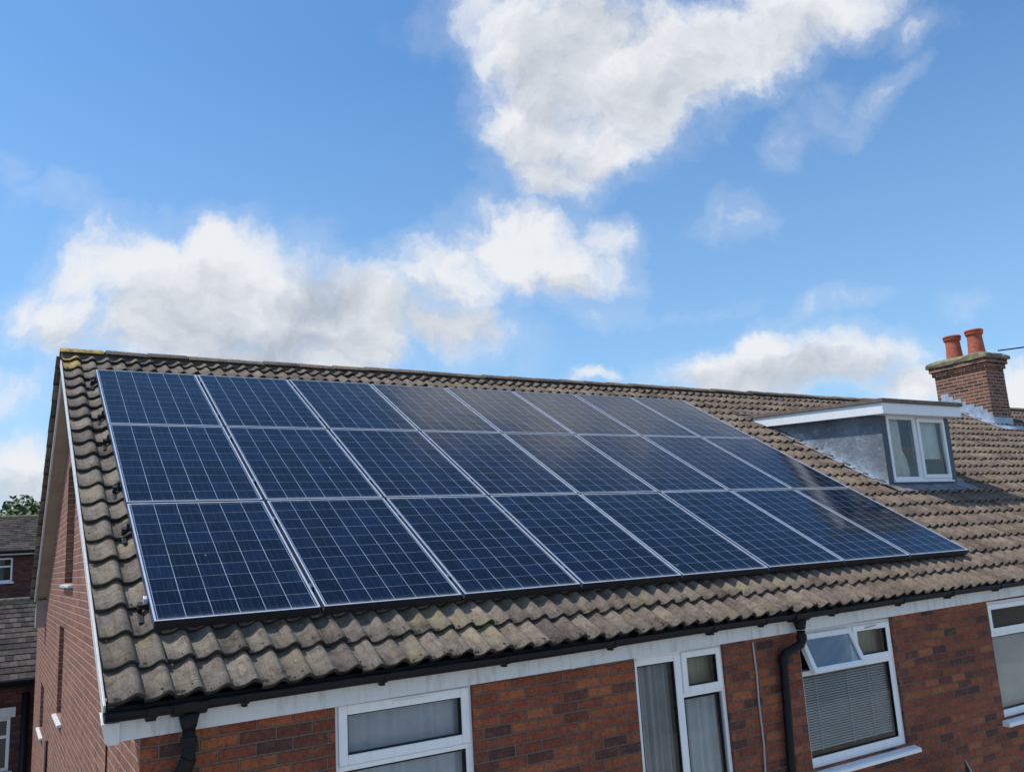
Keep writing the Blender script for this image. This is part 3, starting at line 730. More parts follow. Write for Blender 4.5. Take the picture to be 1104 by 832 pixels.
# window 3: blind window, left top light swung open
x0, x1, z0, z1 = 4.93, 6.165, -1.595, -.52
mb = window_base(x0, x1, z0, z1, .034); mb.box((x0 + .034, YF, -.885), (x1 - .034, YF + .06, -.845)); mb.box((5.60, YF, -.845), (5.645, YF + .055, z1 - .034))
mb.box((x0 + .03, YF + .004, -1.57), (x1 - .03, YF + .055, -1.52)); mb.box((x1 - .07, YF + .004, -1.52), (x1 - .03, YF + .055, -.885))
w = mb.build('window', M_white, house, .004); w['label'] = 'white window with its left top light swung open above a blind'
sash(5.645, x1 - .026, -.848, -.545, w, .05)
mb = MB(); mb.tube([(5.80, -.326, -.574), (5.86, -.336, -.566), (5.95, -.326, -.562)], .005, 6); mb.build('handle', M_cable, w)
glazed(x0 + .034, x1 - .07, -1.52, -.885, YF + .02, w)
# open top light: hinged at its top edge, bottom pushed out
an = R(24); hz_, hy = -.548, -.33
def tilt_pt(p):
    x_, y_, z_ = p; dz_, dy_ = z_ - hz_, y_ - hy
    return (x_, hy + dy_ * math.cos(an) + dz_ * math.sin(an), hz_ - dy_ * math.sin(an) + dz_ * math.cos(an))
mb = MB(); frame_rect(mb, 4.945, 5.60, -.87, -.548, .045, -.33, -.285); mb.v = [tilt_pt(v) for v in mb.v]
os_ = mb.build('sash', M_white, w, .005); os_['label'] = 'open top light tilted outward, its glass reflecting the sky'
mb = MB(); mb.v = []; mb.add([tilt_pt(v) for v in [(4.985, -.315, -.83), (5.56, -.315, -.83), (5.56, -.315, -.588), (4.985, -.315, -.588)]], [(0, 1, 2, 3)]); mb.build('pane', M_glass_open, w)
mb = MB(); mb.tube([(5.56, -.41, -.82), (5.56, -.31, -.845)], .006, 6); mb.build('stay', M_black, w)
mb = MB(); mb.box((4.86, -.395, -1.66), (6.25, -.25, -1.63)); mb.hexa([(4.86, -.395, -1.63), (6.25, -.395, -1.63), (6.25, -.27, -1.63), (4.86, -.27, -1.63), (4.86, -.385, -1.622), (6.25, -.385, -1.622), (6.25, -.27, -1.597), (4.86, -.27, -1.597)])
mb.build('sill', M_white, w, .004)
bl = empty('venetian_blind', (5.5, YF + .11, -1.5), 'white slatted blind hanging half closed in the window with the open top light', 'blind')
mb = MB(); n = 29
for k in range(n):
    z = -.90 - k * .0205; xb_ = 6.12 - .02 * random.random()
    mb.add([(4.97, YF + .050, z - .006), (xb_, YF + .050, z - .006), (xb_, YF + .062, z + .005), (4.97, YF + .062, z + .005)], [(0, 1, 2, 3)])
mb.build('slat', M_blind, bl)['kind'] = 'stuff'
mb = MB()
for x_ in (5.16, 5.56, 5.84): mb.tube([(x_, YF + .046, -.89), (x_, YF + .046, -1.49)], .003, 5)
mb.build('cord', M_white, bl)
c = curtain(6.10, 6.22, -1.5, -.9, YF + .2, M_cream, .02, .06, 6); tag(c, 'narrow olive curtain beside the white slatted blind', 'curtain', 'curtains in the front windows')
c = curtain(5.69, 6.24, -.86, -.56, YF + .12, M_cream, .015, .07, 14); tag(c, 'olive curtain in the closed top light beside the open one', 'curtain', 'curtains in the front windows')
# window 4 and its unseen neighbours
for qi, (x0, x1) in enumerate(((7.675, 8.95), (11.6, 12.9), (15.2, 16.4))):
    z0, z1 = -1.60, -.505
    mb = window_base(x0, x1, z0, z1, .034); mb.box((x0 + .034, YF, -.845), (x1 - .034, YF + .06, -.81))
    mb.box((x0 + .03, YF + .004, -1.57), (x1 - .03, YF + .055, -1.53))
    w = mb.build('window', M_white, house, .004)
    if qi == 0: w['label'] = 'white window with a pale pleated blind at the right edge'
    sash(x0 + .03, x1 - .03, -.812, -.535, w, .05)
    glazed(x0 + .036, x1 - .036, -1.53, -.845, YF + .02, w)
    if qi == 0:
        c = curtain(x0 + .03, x1 - .03, -1.56, -.82, YF + .07, M_pleat, .004, .16, 21 + qi); c.name = 'roller_blind'
        tag(c, 'pale textured blind filling the window at the right end of the front wall', 'blind')
    mb = MB(); mb.box((x0 - .05, -.40, -1.665), (x1 + .05, -.25, -1.63)); mb.hexa([(x0 - .05, -.40, -1.63), (x1 + .05, -.40, -1.63), (x1 + .05, -.27, -1.63), (x0 - .05, -.27, -1.63), (x0 - .05, -.385, -1.62), (x1 + .05, -.385, -1.62), (x1 + .05, -.27, -1.602), (x0 - .05, -.27, -1.602)])
    mb.build('sill', M_white, w, .004)
for (x0, x1, z0, z1) in LOWW:
    mb = window_base(x0, x1, z0, z1, .05); mb.box(((x0 + x1) / 2 - .03, YF, z0 + .05), ((x0 + x1) / 2 + .03, YF + .06, z1 - .05)); w = mb.build('window', M_white, house, .004)
    pane(x0 + .05, (x0 + x1) / 2 - .03, z0 + .05, z1 - .05, YF + .03, w); pane((x0 + x1) / 2 + .03, x1 - .05, z0 + .05, z1 - .05, YF + .03, w)
# gable windows
for (y0, y1, z0, z1) in GW:
    mb = MB(); X = GX + .075; t = .05
    mb.box((X, y0, z0), (X + .05, y0 + t, z1)); mb.box((X, y1 - t, z0), (X + .05, y1, z1)); mb.box((X, y0 + t, z0), (X + .05, y1 - t, z0 + t)); mb.box((X, y0 + t, z1 - t), (X + .05, y1 - t, z1))
    w = mb.build('window', M_frame_dark, house, .003)
    MB().add([(X + .02, y0 + t, z0 + t), (X + .02, y1 - t, z0 + t), (X + .02, y1 - t, z1 - t), (X + .02, y0 + t, z1 - t)], [(3, 2, 1, 0)]).build('pane', M_glass, w)
    s_ = MB(); s_.hexa([(GX - .045, y0 - .1, z0 - .045), (GX + .1, y0 - .1, z0 - .045), (GX + .1, y1 + .1, z0 - .045), (GX - .045, y1 + .1, z0 - .045),
                        (GX - .045, y0 - .1, z0 - .02), (GX + .1, y0 - .1, z0 + .002), (GX + .1, y1 + .1, z0 + .002), (GX - .045, y1 + .1, z0 - .02)])
    s_.build('sill', M_fascia, w, .003)
mb = MB(); mb.tube([(GX - .05, 5.05, -1.7), (GX - .05, 5.05, GZ)], .03, 8); mb.build('waste_pipe', M_white, house, 0, True)
mb = MB(); mb.tube([(GX - .02, 7.6, -1.75), (GX - .02, 7.6, GZ)], .018, 8); mb.build('waste_pipe', M_black, house, 0, True)

# ------------------------------------------------------------------ dormer
DY = 1.57; DZ0 = .80; DZ1 = 1.80
def tz(y): return SP / CP * y + OFF / CP       # tile plane height at y
def dtop(y): return 1.885 + (y - 1.42) * .066  # top of the dormer's flat roof
dw = (9.225, 10.495, .875, 1.745)
mb = MB()
mb.box((DX0, DY, DZ0 - .25), (dw[0], DY + .08, 1.80)); mb.box((dw[1], DY, DZ0 - .25), (DX1, DY + .08, 1.80)); mb.box((dw[0], DY, DZ0 - .25), (dw[1], DY + .08, dw[2])); mb.box((dw[0], DY + .001, dw[3]), (dw[1], DY + .08, 1.80))
dormer = mb.build('dormer', M_slatepost, house, .006)
def cheek(x_, sgn):
    V = []; F = []; Wsh = []; n = 22; m_ = 10
    y0, y1 = DY + .002, 3.95
    for i in range(n + 1):
        y = y0 + (y1 - y0) * i / n
        zb, zt = tz(y) - .0, dtop(y) - .10
        if zt < zb: zt = zb
        for k in range(m_ + 1):
            t_ = k / m_; V.append((x_ - sgn * .0, y, zb + (zt - zb) * t_)); Wsh.append(max(0, 1 - (zt - zb) * t_ / .22))
    for i in range(n):
        for k in range(m_):
            q = (i * (m_ + 1) + k, (i + 1) * (m_ + 1) + k, (i + 1) * (m_ + 1) + k + 1, i * (m_ + 1) + k + 1)
            F.append(q if sgn > 0 else q[::-1])
    me = bpy.data.meshes.new('cheek'); me.from_pydata(V, [], F); me.materials.append(M_cheek)
    a_ = me.attributes.new('wash', 'FLOAT', 'POINT'); a_.data.foreach_set('value', Wsh); me.update()
    o = bpy.data.objects.new('cheek', me); COL.objects.link(o); o.parent = dormer
    return o
cheek(DX0 - .003, -1); cheek(DX1 + .003, 1)
mb = MB()   # fascia boards: front and both sides
fx0, fx1, fy = 8.985, 10.71, 1.42
mb.box((fx0, fy, 1.735), (fx1, fy + .022, 1.882))
for xa in (fx0, fx1 - .022):
    yb_ = 4.06
    mb.hexa([(xa, fy + .022, 1.735), (xa + .022, fy + .022, 1.735), (xa + .022, 3.60, dtop(3.60) - .15), (xa, 3.60, dtop(3.60) - .15), (xa, fy + .022, 1.882), (xa + .022, fy + .022, 1.882), (xa + .022, yb_, dtop(yb_) - .003), (xa, yb_, dtop(yb_) - .003)])
mb.build('fascia', M_white, dormer, .003)
mb = MB(); mb.box((fx0 + .02, fy + .02, 1.736), (fx1 - .02, DY, 1.75)); mb.hexa([(fx0 + .02, DY, 1.75), (DX0, DY, 1.75), (DX0, 3.8, dtop(3.8) - .13), (fx0 + .02, 3.8, dtop(3.8) - .13), (fx0 + .02, DY, 1.76), (DX0, DY, 1.76), (DX0, 3.8, dtop(3.8) - .12), (fx0 + .02, 3.8, dtop(3.8) - .12)]); mb.build('soffit', M_white, dormer)
mb = MB(); NY = 12
for i in range(NY):
    ya = fy - .03 + (4.22 - fy + .03) * i / NY; yb_ = fy - .03 + (4.22 - fy + .03) * (i + 1) / NY
    mb.hexa([(fx0 - .025, ya, dtop(ya)), (fx1 + .025, ya, dtop(ya)), (fx1 + .025, yb_, dtop(yb_)), (fx0 - .025, yb_, dtop(yb_)),
             (fx0 - .025, ya, dtop(ya) + .05), (fx1 + .025, ya, dtop(ya) + .05), (fx1 + .025, yb_, dtop(yb_) + .05), (fx0 - .025, yb_, dtop(yb_) + .05)])
mb.build('flat_roof', M_felt, dormer)
# felt lapping up the main slope behind the dormer roof
mb = MB(); mb.add([rp(fx0 - .1, 4.40, .052), rp(fx1 + .1, 4.40, .052), rp(fx1 + .1, 4.56, .06), rp(fx0 - .0, 4.56, .06)], [(0, 1, 2, 3)]); mb.build('flashing', M_felt, dormer)
mb = MB()   # lead apron on the tiles below the window and soakers by the cheeks
V = []; F = []; nx = 60
bl0, bl1 = 1.57, 1.90
for i in range(nx + 1):
    xx = 9.04 + (10.84 - 9.04) * i / nx
    wv = .024 + .008 * math.sin(2 * math.pi * (xx - TX0) / TW - .9)
    for (bb, hh) in ((bl0 + random.uniform(-.004, .004), .034 + wv), (bl0 + .12, .036 + wv), (1.83, .055), (1.875, .09)):
        V.append(tuple(rp(xx, bb, hh)))
for i in range(nx):
    for k in range(3): F.append((i * 4 + k, (i + 1) * 4 + k, (i + 1) * 4 + k + 1, i * 4 + k + 1))
mb.add(V, F); mb.build('apron', M_apron, dormer, 0, True)
mb = MB()
for i in range(14):
    b0, b1 = 1.80 + i * .175, 1.80 + (i + 1) * .175
    for (xa, xb_) in ((DX0 - .075, DX0 - .004), (DX1 + .004, DX1 + .10)):
        mb.hexa([rp(xa, b0, .045), rp(xb_, b0, .045), rp(xb_, b1, .04), rp(xa, b1, .04), rp(xa, b0, .056), rp(xb_, b0, .062), rp(xb_, b1, .048), rp(xa, b1, .044)])
mb.build('soaker', M_flash, dormer)
x0, x1, z0, z1 = dw; yf = DY - .012
mb = MB(); frame_rect(mb, x0, x1, z0, z1, .035, yf, yf + .06); mb.box((9.80, yf, z0 + .035), (9.845, yf + .058, z1 - .035)); mb.box((x0 - .01, yf - .03, z0 - .022), (x1 + .01, yf + .02, z0 - .001))
dwf = mb.build('window_frame', M_white, dormer, .004)
mb = MB(); frame_rect(mb, 9.848, x1 - .03, z0 + .03, z1 - .03, .05, yf - .022, yf + .035); frame_rect(mb, x0 + .03, 9.798, z0 + .03, z1 - .03, .022, yf + .004, yf + .04); mb.build('sash', M_white, dormer, .004)
mb = MB(); mb.add([(9.89, yf + .01, z0 + .07), (x1 - .07, yf + .01, z0 + .07), (x1 - .07, yf + .01, z1 - .07), (9.89, yf + .01, z1 - .07)], [(0, 1, 2, 3)]); mb.build('pane', M_glass, dormer)
mb = MB(); mb.add([(x0 + .05, yf + .02, z0 + .05), (9.78, yf + .02, z0 + .05), (9.78, yf + .02, z1 - .05), (x0 + .05, yf + .02, z1 - .05)], [(0, 1, 2, 3)]); mb.build('pane', M_glass, dormer)
c = curtain(x0 + .04, 9.58, z0 + .03, z1 - .03, yf + .10, M_lace, .035, .06, 31, .08); tag(c, 'grey curtain gathered to the left in the dormer window', 'curtain', 'curtains in the dormer')
c = curtain(9.86, x1 - .04, z0 + .3, z1 - .03, yf + .10, M_lace, .012, .10, 33); tag(c, 'pale net over the upper part of the right dormer pane', 'curtain', 'curtains in the dormer')
mb = MB(); mb.box((DX0 + .02, DY + .7, .6), (DX1 - .02, DY + .72, 1.8)); mb.build('room_wall', M_room, dormer)

# ------------------------------------------------------------------ chimney
cx0, cx1, cy0, cy1 = 16.03, 16.68, 3.93, 5.02
mb = MB(); mb.box((cx0, cy0, 1.5), (cx1, cy1, 3.32))
mb.box((cx0 - .035, cy0 - .035, 3.322), (cx1 + .035, cy1 + .035, 3.41)); mb.box((cx0 - .07, cy0 - .07, 3.412), (cx1 + .07, cy1 + .07, 3.50))
ch = mb.build('chimney', M_chim, house, .006)
mb = MB(); e = .10
def rough_slab(x0, x1, y0, y1, z0, z1, n=9):
    mb = MB(); rnd = random.Random(3); V = []; F = []
    def J(): return rnd.uniform(-.012, .012)
    ring = [(x0 + (x1 - x0) * i / n, y0) for i in range(n)] + [(x1, y0 + (y1 - y0) * i / n) for i in range(n)] + [(x1 - (x1 - x0) * i / n, y1) for i in range(n)] + [(x0, y1 - (y1 - y0) * i / n) for i in range(n)]
    cxm, cym = (x0 + x1) / 2, (y0 + y1) / 2; N_ = len(ring)
    for (sc_, z) in ((.95, z0), (1., z0 + .012), (1.0, z1 - .045), (.96, z1 - .012), (.80, z1 + .03), (.5, z1 + .055)):
        for (a_, b_) in ring: V.append((cxm + (a_ - cxm) * sc_ + J(), cym + (b_ - cym) * sc_ + J(), z + J() * .6))
    for r_ in range(5):
        for k in range(N_): F.append((r_ * N_ + k, r_ * N_ + (k + 1) % N_, (r_ + 1) * N_ + (k + 1) % N_, (r_ + 1) * N_ + k))
    F.append(tuple(5 * N_ + k for k in range(N_)))
    return mb.add(V, F)
rough_slab(cx0 - .10, cx1 + .12, cy0 - .11, cy1 + .11, 3.502, 3.62).build('cap', M_cap, ch)
for (py, hh) in ((4.24, 0.03), (4.72, 0)):
    pr = [(.165, -.02), (.162, .05), (.150, .20), (.142, .36), (.142, .40), (.165, .405), (.172, .43), (.165, .455), (.178, .46), (.18, .49), (.172, .505), (.145, .505), (.135, .45), (.125, .1)]
    MB().lathe((16.38, py, 3.67), [(r, z * (1 + hh)) for r, z in pr], 28).build('chimney_pot', M_pot, ch, 0, True)
    MB().lathe((16.38, py, 3.64), [(.24, -.02), (.20, .03), (.165, .06), (.15, .05)], 20).build('flaunching', M_cap, ch, 0, True)
mb = MB()   # stepped flashing on the left side, apron at the front
st = .075; nst = 13
for i in range(nst):
    y0 = cy0 + (cy1 - cy0) * i / nst; y1 = cy0 + (cy1 - cy0) * (i + 1) / nst
    zt = math.ceil((tz((y0 + y1) / 2) + .17) / st) * st
    if y0 > RY: continue
    mb.box((cx0 - .012, y0, tz(y0) - .05), (cx0 - .003, y1, zt + .09))
mb.hexa([rp(cx0 - .16, 4.36, .045), rp(cx0, 4.36, .045), rp(cx0, 5.5, .045), rp(cx0 - .16, 5.5, .045), rp(cx0 - .16, 4.36, .055), rp(cx0, 4.36, .06), rp(cx0, 5.5, .06), rp(cx0 - .16, 5.5, .055)])
mb.box((cx0 - .014, cy0 - .014, tz(cy0) - .03), (cx1 + .014, cy0 - .003, tz(cy0) + .20))
mb.hexa([rp(cx0 - .16, 4.18, .045), rp(cx1 + .15, 4.18, .045), rp(cx1 + .15, 4.38, .045), rp(cx0 - .16, 4.38, .045), rp(cx0 - .16, 4.18, .056), rp(cx1 + .15, 4.18, .056), rp(cx1 + .15, 4.38, .07), rp(cx0 - .16, 4.38, .07)])
mb.build('flashing', M_flash, ch)
# overhead wire from the chimney
mb = MB(); a_, b_ = Vector((16.7, 3.99, 3.72)), Vector((23, -8.2, 4.3)); pts = []
for i in range(41):
    t_ = i / 40; p = a_.lerp(b_, t_); p.z -= 1.0 * t_ * (1 - t_) * .9; pts.append(p)
mb.tube(pts, .014, 6); wire = mb.build('overhead_wire', M_black); tag(wire, 'thin black overhead wire running from the chimney top to the right', 'wire')

# ------------------------------------------------------------------ solar array
rows_b = [(0.0, 1.564), (1.585, 3.185), (3.203, 4.775)]   # lower and upper edge of each row
rows_b = rows_b[::-1]
PX = 1.01
cam_b = None
def make_panel():
    root = empty('solar_panel', (0, 0, 0)); fr = .0115; d = .055
    # frame: silver lip on top, long sides coloured dark for the shade in the gaps, dark lower side
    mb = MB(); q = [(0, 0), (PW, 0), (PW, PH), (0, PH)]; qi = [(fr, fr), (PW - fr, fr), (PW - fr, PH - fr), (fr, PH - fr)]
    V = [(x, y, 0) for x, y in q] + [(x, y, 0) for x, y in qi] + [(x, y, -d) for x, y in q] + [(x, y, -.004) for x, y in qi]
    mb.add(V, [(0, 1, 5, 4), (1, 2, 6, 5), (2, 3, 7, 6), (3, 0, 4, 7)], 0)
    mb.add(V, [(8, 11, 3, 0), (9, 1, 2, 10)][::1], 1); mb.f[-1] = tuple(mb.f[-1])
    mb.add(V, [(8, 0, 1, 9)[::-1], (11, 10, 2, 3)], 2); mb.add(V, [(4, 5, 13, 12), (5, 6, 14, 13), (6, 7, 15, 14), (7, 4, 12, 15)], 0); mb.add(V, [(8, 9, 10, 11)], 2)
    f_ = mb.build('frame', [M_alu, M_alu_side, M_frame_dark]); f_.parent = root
    mb = MB(); mb.add([(fr, fr, -.004), (PW - fr, fr, -.004), (PW - fr, PH - fr, -.004), (fr, PH - fr, -.004)], [(0, 1, 2, 3)])
    g_ = mb.build('glass', M_cell); g_.parent = root
    return root
proto = make_panel()
rown = ['top', 'middle', 'bottom']; coln = ['leftmost', 'second', 'third', 'fourth', 'fifth', 'sixth', 'seventh', 'rightmost']
random.seed(21)
for ri, (b0, b1) in enumerate(rows_b):
    for ci in range(8):
        o = proto
        if ri or ci:
            o = proto.copy(); COL.objects.link(o)
            for chd in list(proto.children):
                c_ = chd.copy(); COL.objects.link(c_); c_.parent = o
        sx = (PX - .020) / PW if ci in (3, 4, 5) else (PX - .026) / PW
        o.scale = (sx, (b1 - b0) / PH, 1)
        p = rp(ci * PX + .008, b0, -OFF + random.uniform(-.002, .002))
        o.location = p; o.rotation_euler = (PIT + random.uniform(-.0012, .0012), random.uniform(-.0015, .0015), 0)
        if ci in (0, 7): lab = 'blue solar panel at the %s end of the %s row, %s' % ('left' if ci == 0 else 'right', rown[ri], ('nearest the verge' if ci == 0 else 'nearest the dormer'))
        else: lab = '%s blue solar panel from the left in the %s row' % (coln[ci], rown[ri])
        tag(o, lab, 'solar panel', 'solar panels on the roof')
# rails, end caps, hooks, clamps
rail_b = [4.52, 3.52, 2.92, 1.95, 1.25, .26]
rl = ['under the top of the top row', 'under the foot of the top row', 'under the top of the middle row', 'under the foot of the middle row', 'under the top of the bottom row', 'under the foot of the bottom row']
for ri, rb in enumerate(rail_b):
    root = empty('mounting_rail', rp(-.05, rb, .05), 'dark metal mounting rail ' + rl[ri] + ' of solar panels', 'rail', 'rails carrying the solar panels')
    def rbox(x0, x1, b0, b1, h0, h1, name, m_, bev=.002):
        mb = MB(); mb.hexa([rp(x0, b0, h0), rp(x1, b0, h0), rp(x1, b1, h0), rp(x0, b1, h0), rp(x0, b0, h1), rp(x1, b0, h1), rp(x1, b1, h1), rp(x0, b1, h1)])
        o = mb.build(name, m_, None, bev); o.parent = root; o.matrix_parent_inverse = Matrix.Translation(-root.location); return o
    rbox(-.045, 8.10, rb - .02, rb + .02, .050, .082, 'rail', M_frame_dark)
    rbox(-.052, -.045, rb - .020, rb + .020, .048, .084, 'end_cap', M_frame_dark)
    rbox(-.022, -.002, rb - .018, rb + .018, .084, .122, 'end_clamp', M_alu if ri == 5 else M_frame_dark)
    rbox(8.086, 8.105, rb - .020, rb + .020, .084, .124, 'end_clamp', M_frame_dark)
    for ci in range(1, 8):
        rbox(ci * PX - .016, ci * PX + .002, rb - .022, rb + .022, .090, .1235, 'mid_clamp', M_alu_side)
    for k in range(6):
        xh = -.055 + k * 1.55
        rbox(xh, xh + .03, rb - .14, rb - .02, .028, .040, 'roof_hook', M_frame_dark)
        if k == 0: rbox(xh, xh + .03, rb - .03, rb - .02, .036, .07, 'roof_hook', M_frame_dark)

# ------------------------------------------------------------------ satellite dish by the front wall
sd = empty('satellite_dish', (6.60, -.34, -2.10), 'small grey dish with a pale rim on the brickwork below the right windows', 'satellite dish')
mb = MB(); n = 28; V = []; F = []
cdir = Vector((.62, -.72, .32)).normalized(); up = (Vector((0, 0, 1)) - cdir * cdir.z).normalized(); sd_ = cdir.cross(up); cc = Vector((6.62, -.60, -1.955))
for j, rr in enumerate((0, .06, .12, .17, .20)):
    for k in range(n):
        a_ = 2 * math.pi * k / n; V.append(cc + (sd_ * math.cos(a_) * .85 + up * math.sin(a_)) * rr + cdir * (rr * rr * 1.4 - .04))
for j in range(4):
    for k in range(n): F.append((j * n + k, j * n + (k + 1) % n, (j + 1) * n + (k + 1) % n, (j + 1) * n + k))
mb.add(V, F)
o = mb.build('dish', simple('dark dish', (.09, .09, .095), .5), sd, 0, True)
mb = MB(); mb.tube([cc + (sd_ * math.cos(2 * math.pi * k / 36) * .85 + up * math.sin(2 * math.pi * k / 36)) * .20 + cdir * .016 for k in range(37)], .0055, 6); mb.build('rim', M_alu, sd)
mb = MB(); mb.tube([cc - cdir * .04, (6.60, -.45, -2.05), (6.60, -.34, -2.12)], .014, 8); mb.tube([cc - up * .19, cc - up * .16 + cdir * .22], .008, 6); mb.build('arm', M_black, sd)

# ------------------------------------------------------------------ ground and neighbours
def sheet(name, x0, x1, y0, y1, z, m_):
    mb = MB(); mb.add([(x0, y0, z), (x1, y0, z), (x1, y1, z), (x0, y1, z)], [(0, 1, 2, 3)]); o = mb.build(name, m_); o['kind'] = 'structure'; return o
sheet('ground', -900, 900, -900, 1200, -5.40, simple('rough ground', (.20, .175, .14), .95, 0, .3, .6))
sheet('path', -12, 40, -16, -.33, -5.392, simple('concrete paving', (.40, .36, .30), .9, 0, .25, 3))
sheet('yard', -3.2, -.1, -.33, 26, -5.388, simple('yard paving', (.20, .19, .18), .9, 0, .3, 3))

def small_house(name, label, x0, x1, yf, yr, ze, zr, gz_, wins, tw, ce, wallm, depth, parentless=True, lint=None, group=None):
    h = empty(name, ((x0 + x1) / 2, yf, gz_), label, 'house', group)
    mb = wall_grid([x0, x1], [gz_, ze - .02], wins, lambda s, z, d: (s, yf + d, z), .10)
    yb_ = 2 * yr - yf
    mb.add([(x0, yf, gz_), (x0, yb_, gz_), (x0, yb_, ze), (x0, yr, zr - .05), (x0, yf, ze)], [(4, 3, 2, 1, 0)])
    mb.add([(x1, yf, gz_), (x1, yb_, gz_), (x1, yb_, ze), (x1, yr, zr - .05), (x1, yf, ze)], [(0, 1, 2, 3, 4)])
    mb.add([(x0, yb_, gz_), (x1, yb_, gz_), (x1, yb_, ze), (x0, yb_, ze)], [(3, 2, 1, 0)])
    mb.build('wall', wallm, h)
    L = math.hypot(yr - yf + .2, zr - ze); dy, dz_ = (yr - yf + .2) / L, (zr - ze) / L
    V = []; F = []; RN = []
    nj = int(L / ce); nk = int((x1 - x0 + .3) / tw); rnd = random.Random(4)
    for j in range(nj + 1):
        for k in range(nk):
            off = (j % 2) * tw / 2
            xa = x0 - .15 + k * tw + off; xb_ = xa + tw - .004; b0 = j * ce; b1 = min(b0 + ce + .02, L)
            if b0 >= L: continue
            lf = .022 + rnd.uniform(-.003, .003); k0 = len(V)
            def q(x_, b_, h_): return (x_, yf - .2 + b_ * dy - h_ * dz_, ze + b_ * dz_ + h_ * dy)
            V += [q(xa, b0, 0), q(xb_, b0, 0), q(xb_, b0, lf), q(xa, b0, lf), q(xb_, b1, .003), q(xa, b1, .003)]
            F += [(k0, k0 + 1, k0 + 2, k0 + 3), (k0 + 3, k0 + 2, k0 + 4, k0 + 5), (k0 + 1, k0 + 4, k0 + 2)]
            RN += [rnd.random()] * 6
    me = bpy.data.meshes.new('roof'); me.from_pydata(V, [], F); me.materials.append(M_slate)
    a_ = me.attributes.new('rnd', 'FLOAT', 'POINT'); a_.data.foreach_set('value', RN); me.update()
    ro = bpy.data.objects.new('roof', me); COL.objects.link(ro); ro.parent = h; ro.matrix_parent_inverse = Matrix.Translation(-h.location)
    mb = MB(); mb.add([(x0 - .15, yf - .2, ze - .02), (x1 + .15, yf - .2, ze - .02), (x1 + .15, yr, zr - .02), (x0 - .15, yr, zr - .02), (x1 + .15, yb_ + .2, ze - .02), (x0 - .15, yb_ + .2, ze - .02)], [(0, 1, 2, 3), (3, 2, 4, 5)]); mb.build('underlay', M_mortar, ro)
    mb = MB(); mb.tube([(x0 - .15, yr, zr - .01), (x1 + .15, yr, zr - .01)], .10, 10); rt = mb.build('ridge', M_cap, ro, 0, True)
    mb = MB(); mb.box((x0 - .1, yf - .20, ze - .14), (x1 + .1, yf - .17, ze - .01)); mb.build('fascia', M_black if ze < 0 else M_fascia, h)
    mb = MB(); mb.tube([(x0 - .1, yf - .24, ze - .04), (x1 + .1, yf - .24, ze - .04)], .055, 8); mb.build('gutter', M_black, h, 0, True)
    for (a, b, c_, d) in wins:
        t = .055; mb = MB(); mb.box((a, yf + .03, c_), (a + t, yf + .09, d)); mb.box((b - t, yf + .03, c_), (b, yf + .09, d)); mb.box((a + t, yf + .03, c_), (b - t, yf + .09, c_ + t)); mb.box((a + t, yf + .03, d - t), (b - t, yf + .09, d))
        zz = d - (d - c_) * .36; mb.box((a + t, yf + .03, zz - .025), (b - t, yf + .085, zz + .025))
        w = mb.build('window', M_white, h, .004)
        mb = MB(); mb.add([(a + t, yf + .06, c_ + t), (b - t, yf + .06, c_ + t), (b - t, yf + .06, d - t), (a + t, yf + .06, d - t)], [(0, 1, 2, 3)]); mb.build('pane', M_glass, w)
        mb = MB(); mb.box((a - .05, yf - .04, c_ - .05), (b + .05, yf + .08, c_ - .002)); mb.build('sill', M_white, w)
        if lint: mb = MB(); mb.box((a - .08, yf - .02, d + .002), (b + .07, yf + .05, d + .17)); mb.build('lintel', M_fascia, w)
    mb = MB(); mb.box((x0 + .1, yf + 1.6, gz_), (x1 - .1, yf + 1.65, ze - .1)); mb.build('room_wall', M_room, h)
    return h
nh = small_house('brick_house', 'low dark brick building with grey plain-tiled roof, close behind the gable', -9, 1.2, 13.0, 17.0, -1.46, -.18, -5.4,
    [(-1.55, -.415, -3.0, -2.10), (-5.2, -3.8, -3.0, -2.10)], .14, .30, M_dark, 8, lint=True, group=None)
mb = MB(); mb.tube([(-.20, 12.94, -1.7), (-.20, 12.94, -5.4)], .06, 8); mb.build('downpipe', M_black, nh, 0, True)
fh = small_house('brick_house', 'distant brick house with brown tiled roof and one white window below trees', -12, 9, 27.0, 31.0, 1.24, 2.55, -5.4,
    [(-1.35, -.28, .26, 1.02), (-5, -3.8, .26, 1.02), (3, 4.2, .26, 1.02), (-3, -1.8, -3.8, -2.4)], .22, .24, M_dark, 8)

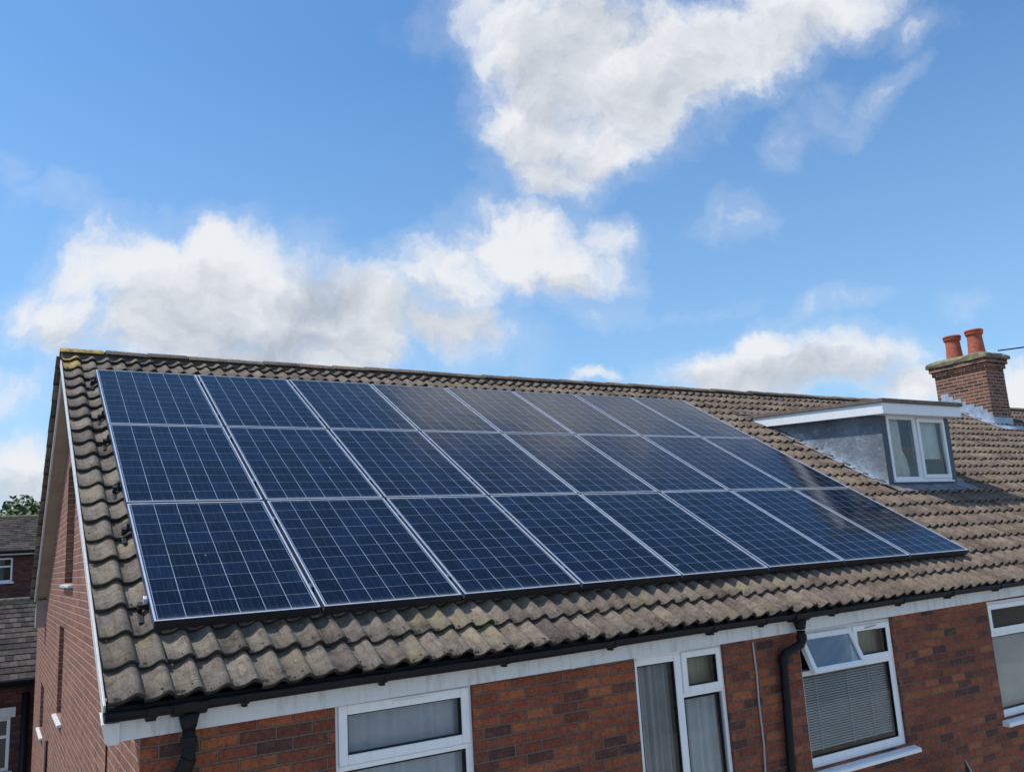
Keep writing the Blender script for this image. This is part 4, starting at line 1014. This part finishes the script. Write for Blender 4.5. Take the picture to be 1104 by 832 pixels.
# trees
def leaf_mat(name, a, b):
    m, t, bs_ = mat(name)
    at = t.n('ShaderNodeAttribute', attribute_name='rnd').outputs['Fac']
    t.put(bs_.inputs['Base Color'], t.mix(at, a + (1,), b + (1,))); bs_.inputs['Roughness'].default_value = .6
    return m
M_leaf = leaf_mat('leaves', (.030, .055, .014), (.085, .13, .03))
M_leaf2 = leaf_mat('darker leaves', (.02, .038, .014), (.055, .085, .025))
M_bark = simple('bark', (.09, .07, .05), .95, 0, .4, 12, 1., 20)
def tree(x, y, gz_, h, cr, seed, label, m_):
    rnd = random.Random(seed); root = empty('tree', (x, y, gz_), label, 'tree', 'trees beyond the houses')
    mb = MB(); mb.tube([(x, y, gz_), (x + .1, y, gz_ + h * .25), (x - .05, y + .1, gz_ + h * .5), (x, y, gz_ + h * .8)], [.35, .28, .2, .06], 10)
    clumps = []
    for i in range(60):
        th = rnd.uniform(0, 6.28); ph = rnd.uniform(-.5, 1); r_ = cr * rnd.uniform(.35, .95)
        c_ = Vector((x + r_ * math.cos(th) * math.sqrt(max(0, 1 - ph * ph * .7)), y + r_ * math.sin(th) * math.sqrt(max(0, 1 - ph * ph * .7)), gz_ + h * .66 + ph * h * .26)); clumps.append((c_, rnd.uniform(.5, 1.1) * cr * .36))
        if i % 3 == 0: mb.tube([(x, y, gz_ + h * rnd.uniform(.3, .5)), tuple((Vector((x, y, gz_ + h * .55)) + c_) / 2), tuple(c_)], [.12, .07, .02], 6)
    mb.build('trunk', M_bark, root, 0, True)
    V = []; F = []; RN = []
    for (c_, rr) in clumps:
        cv = rnd.random() * .5
        for q in range(300):
            d = Vector((rnd.gauss(0, 1), rnd.gauss(0, 1), rnd.gauss(0, .8))); d.normalize(); p = c_ + d * rr * (rnd.random() ** .4)
            a_ = Vector((rnd.gauss(0, 1), rnd.gauss(0, 1), rnd.gauss(0, 1))).normalized(); b_ = a_.orthogonal().normalized(); s_ = rnd.uniform(.10, .20); k0 = len(V)
            V += [p - a_ * s_, p + b_ * s_ * .6, p + a_ * s_, p - b_ * s_ * .6]; F.append((k0, k0 + 1, k0 + 2, k0 + 3)); RN += [cv + rnd.random() * .5] * 4
    me = bpy.data.meshes.new('crown'); me.from_pydata([tuple(v) for v in V], [], F); me.materials.append(m_)
    a_ = me.attributes.new('rnd', 'FLOAT', 'POINT'); a_.data.foreach_set('value', RN); me.update()
    o = bpy.data.objects.new('crown', me); COL.objects.link(o); o.parent = root; o.matrix_parent_inverse = Matrix.Translation(-root.location)
tree(1.6, 42, -5.4, 9.7, 3.0, 1, 'leafy tree just left of the gable, over the distant roof', M_leaf)
tree(-.9, 45, -5.4, 9.1, 2.8, 5, 'small dark tree between two others, over the distant roof', M_leaf2)
tree(-3.6, 44, -5.4, 8.8, 3.2, 2, 'darker round tree furthest left beyond the distant roof', M_leaf2)

cy = scene.cycles
cy.max_bounces = 8; cy.diffuse_bounces = 3; cy.glossy_bounces = 4; cy.transparent_max_bounces = 12
cy.use_denoising = True
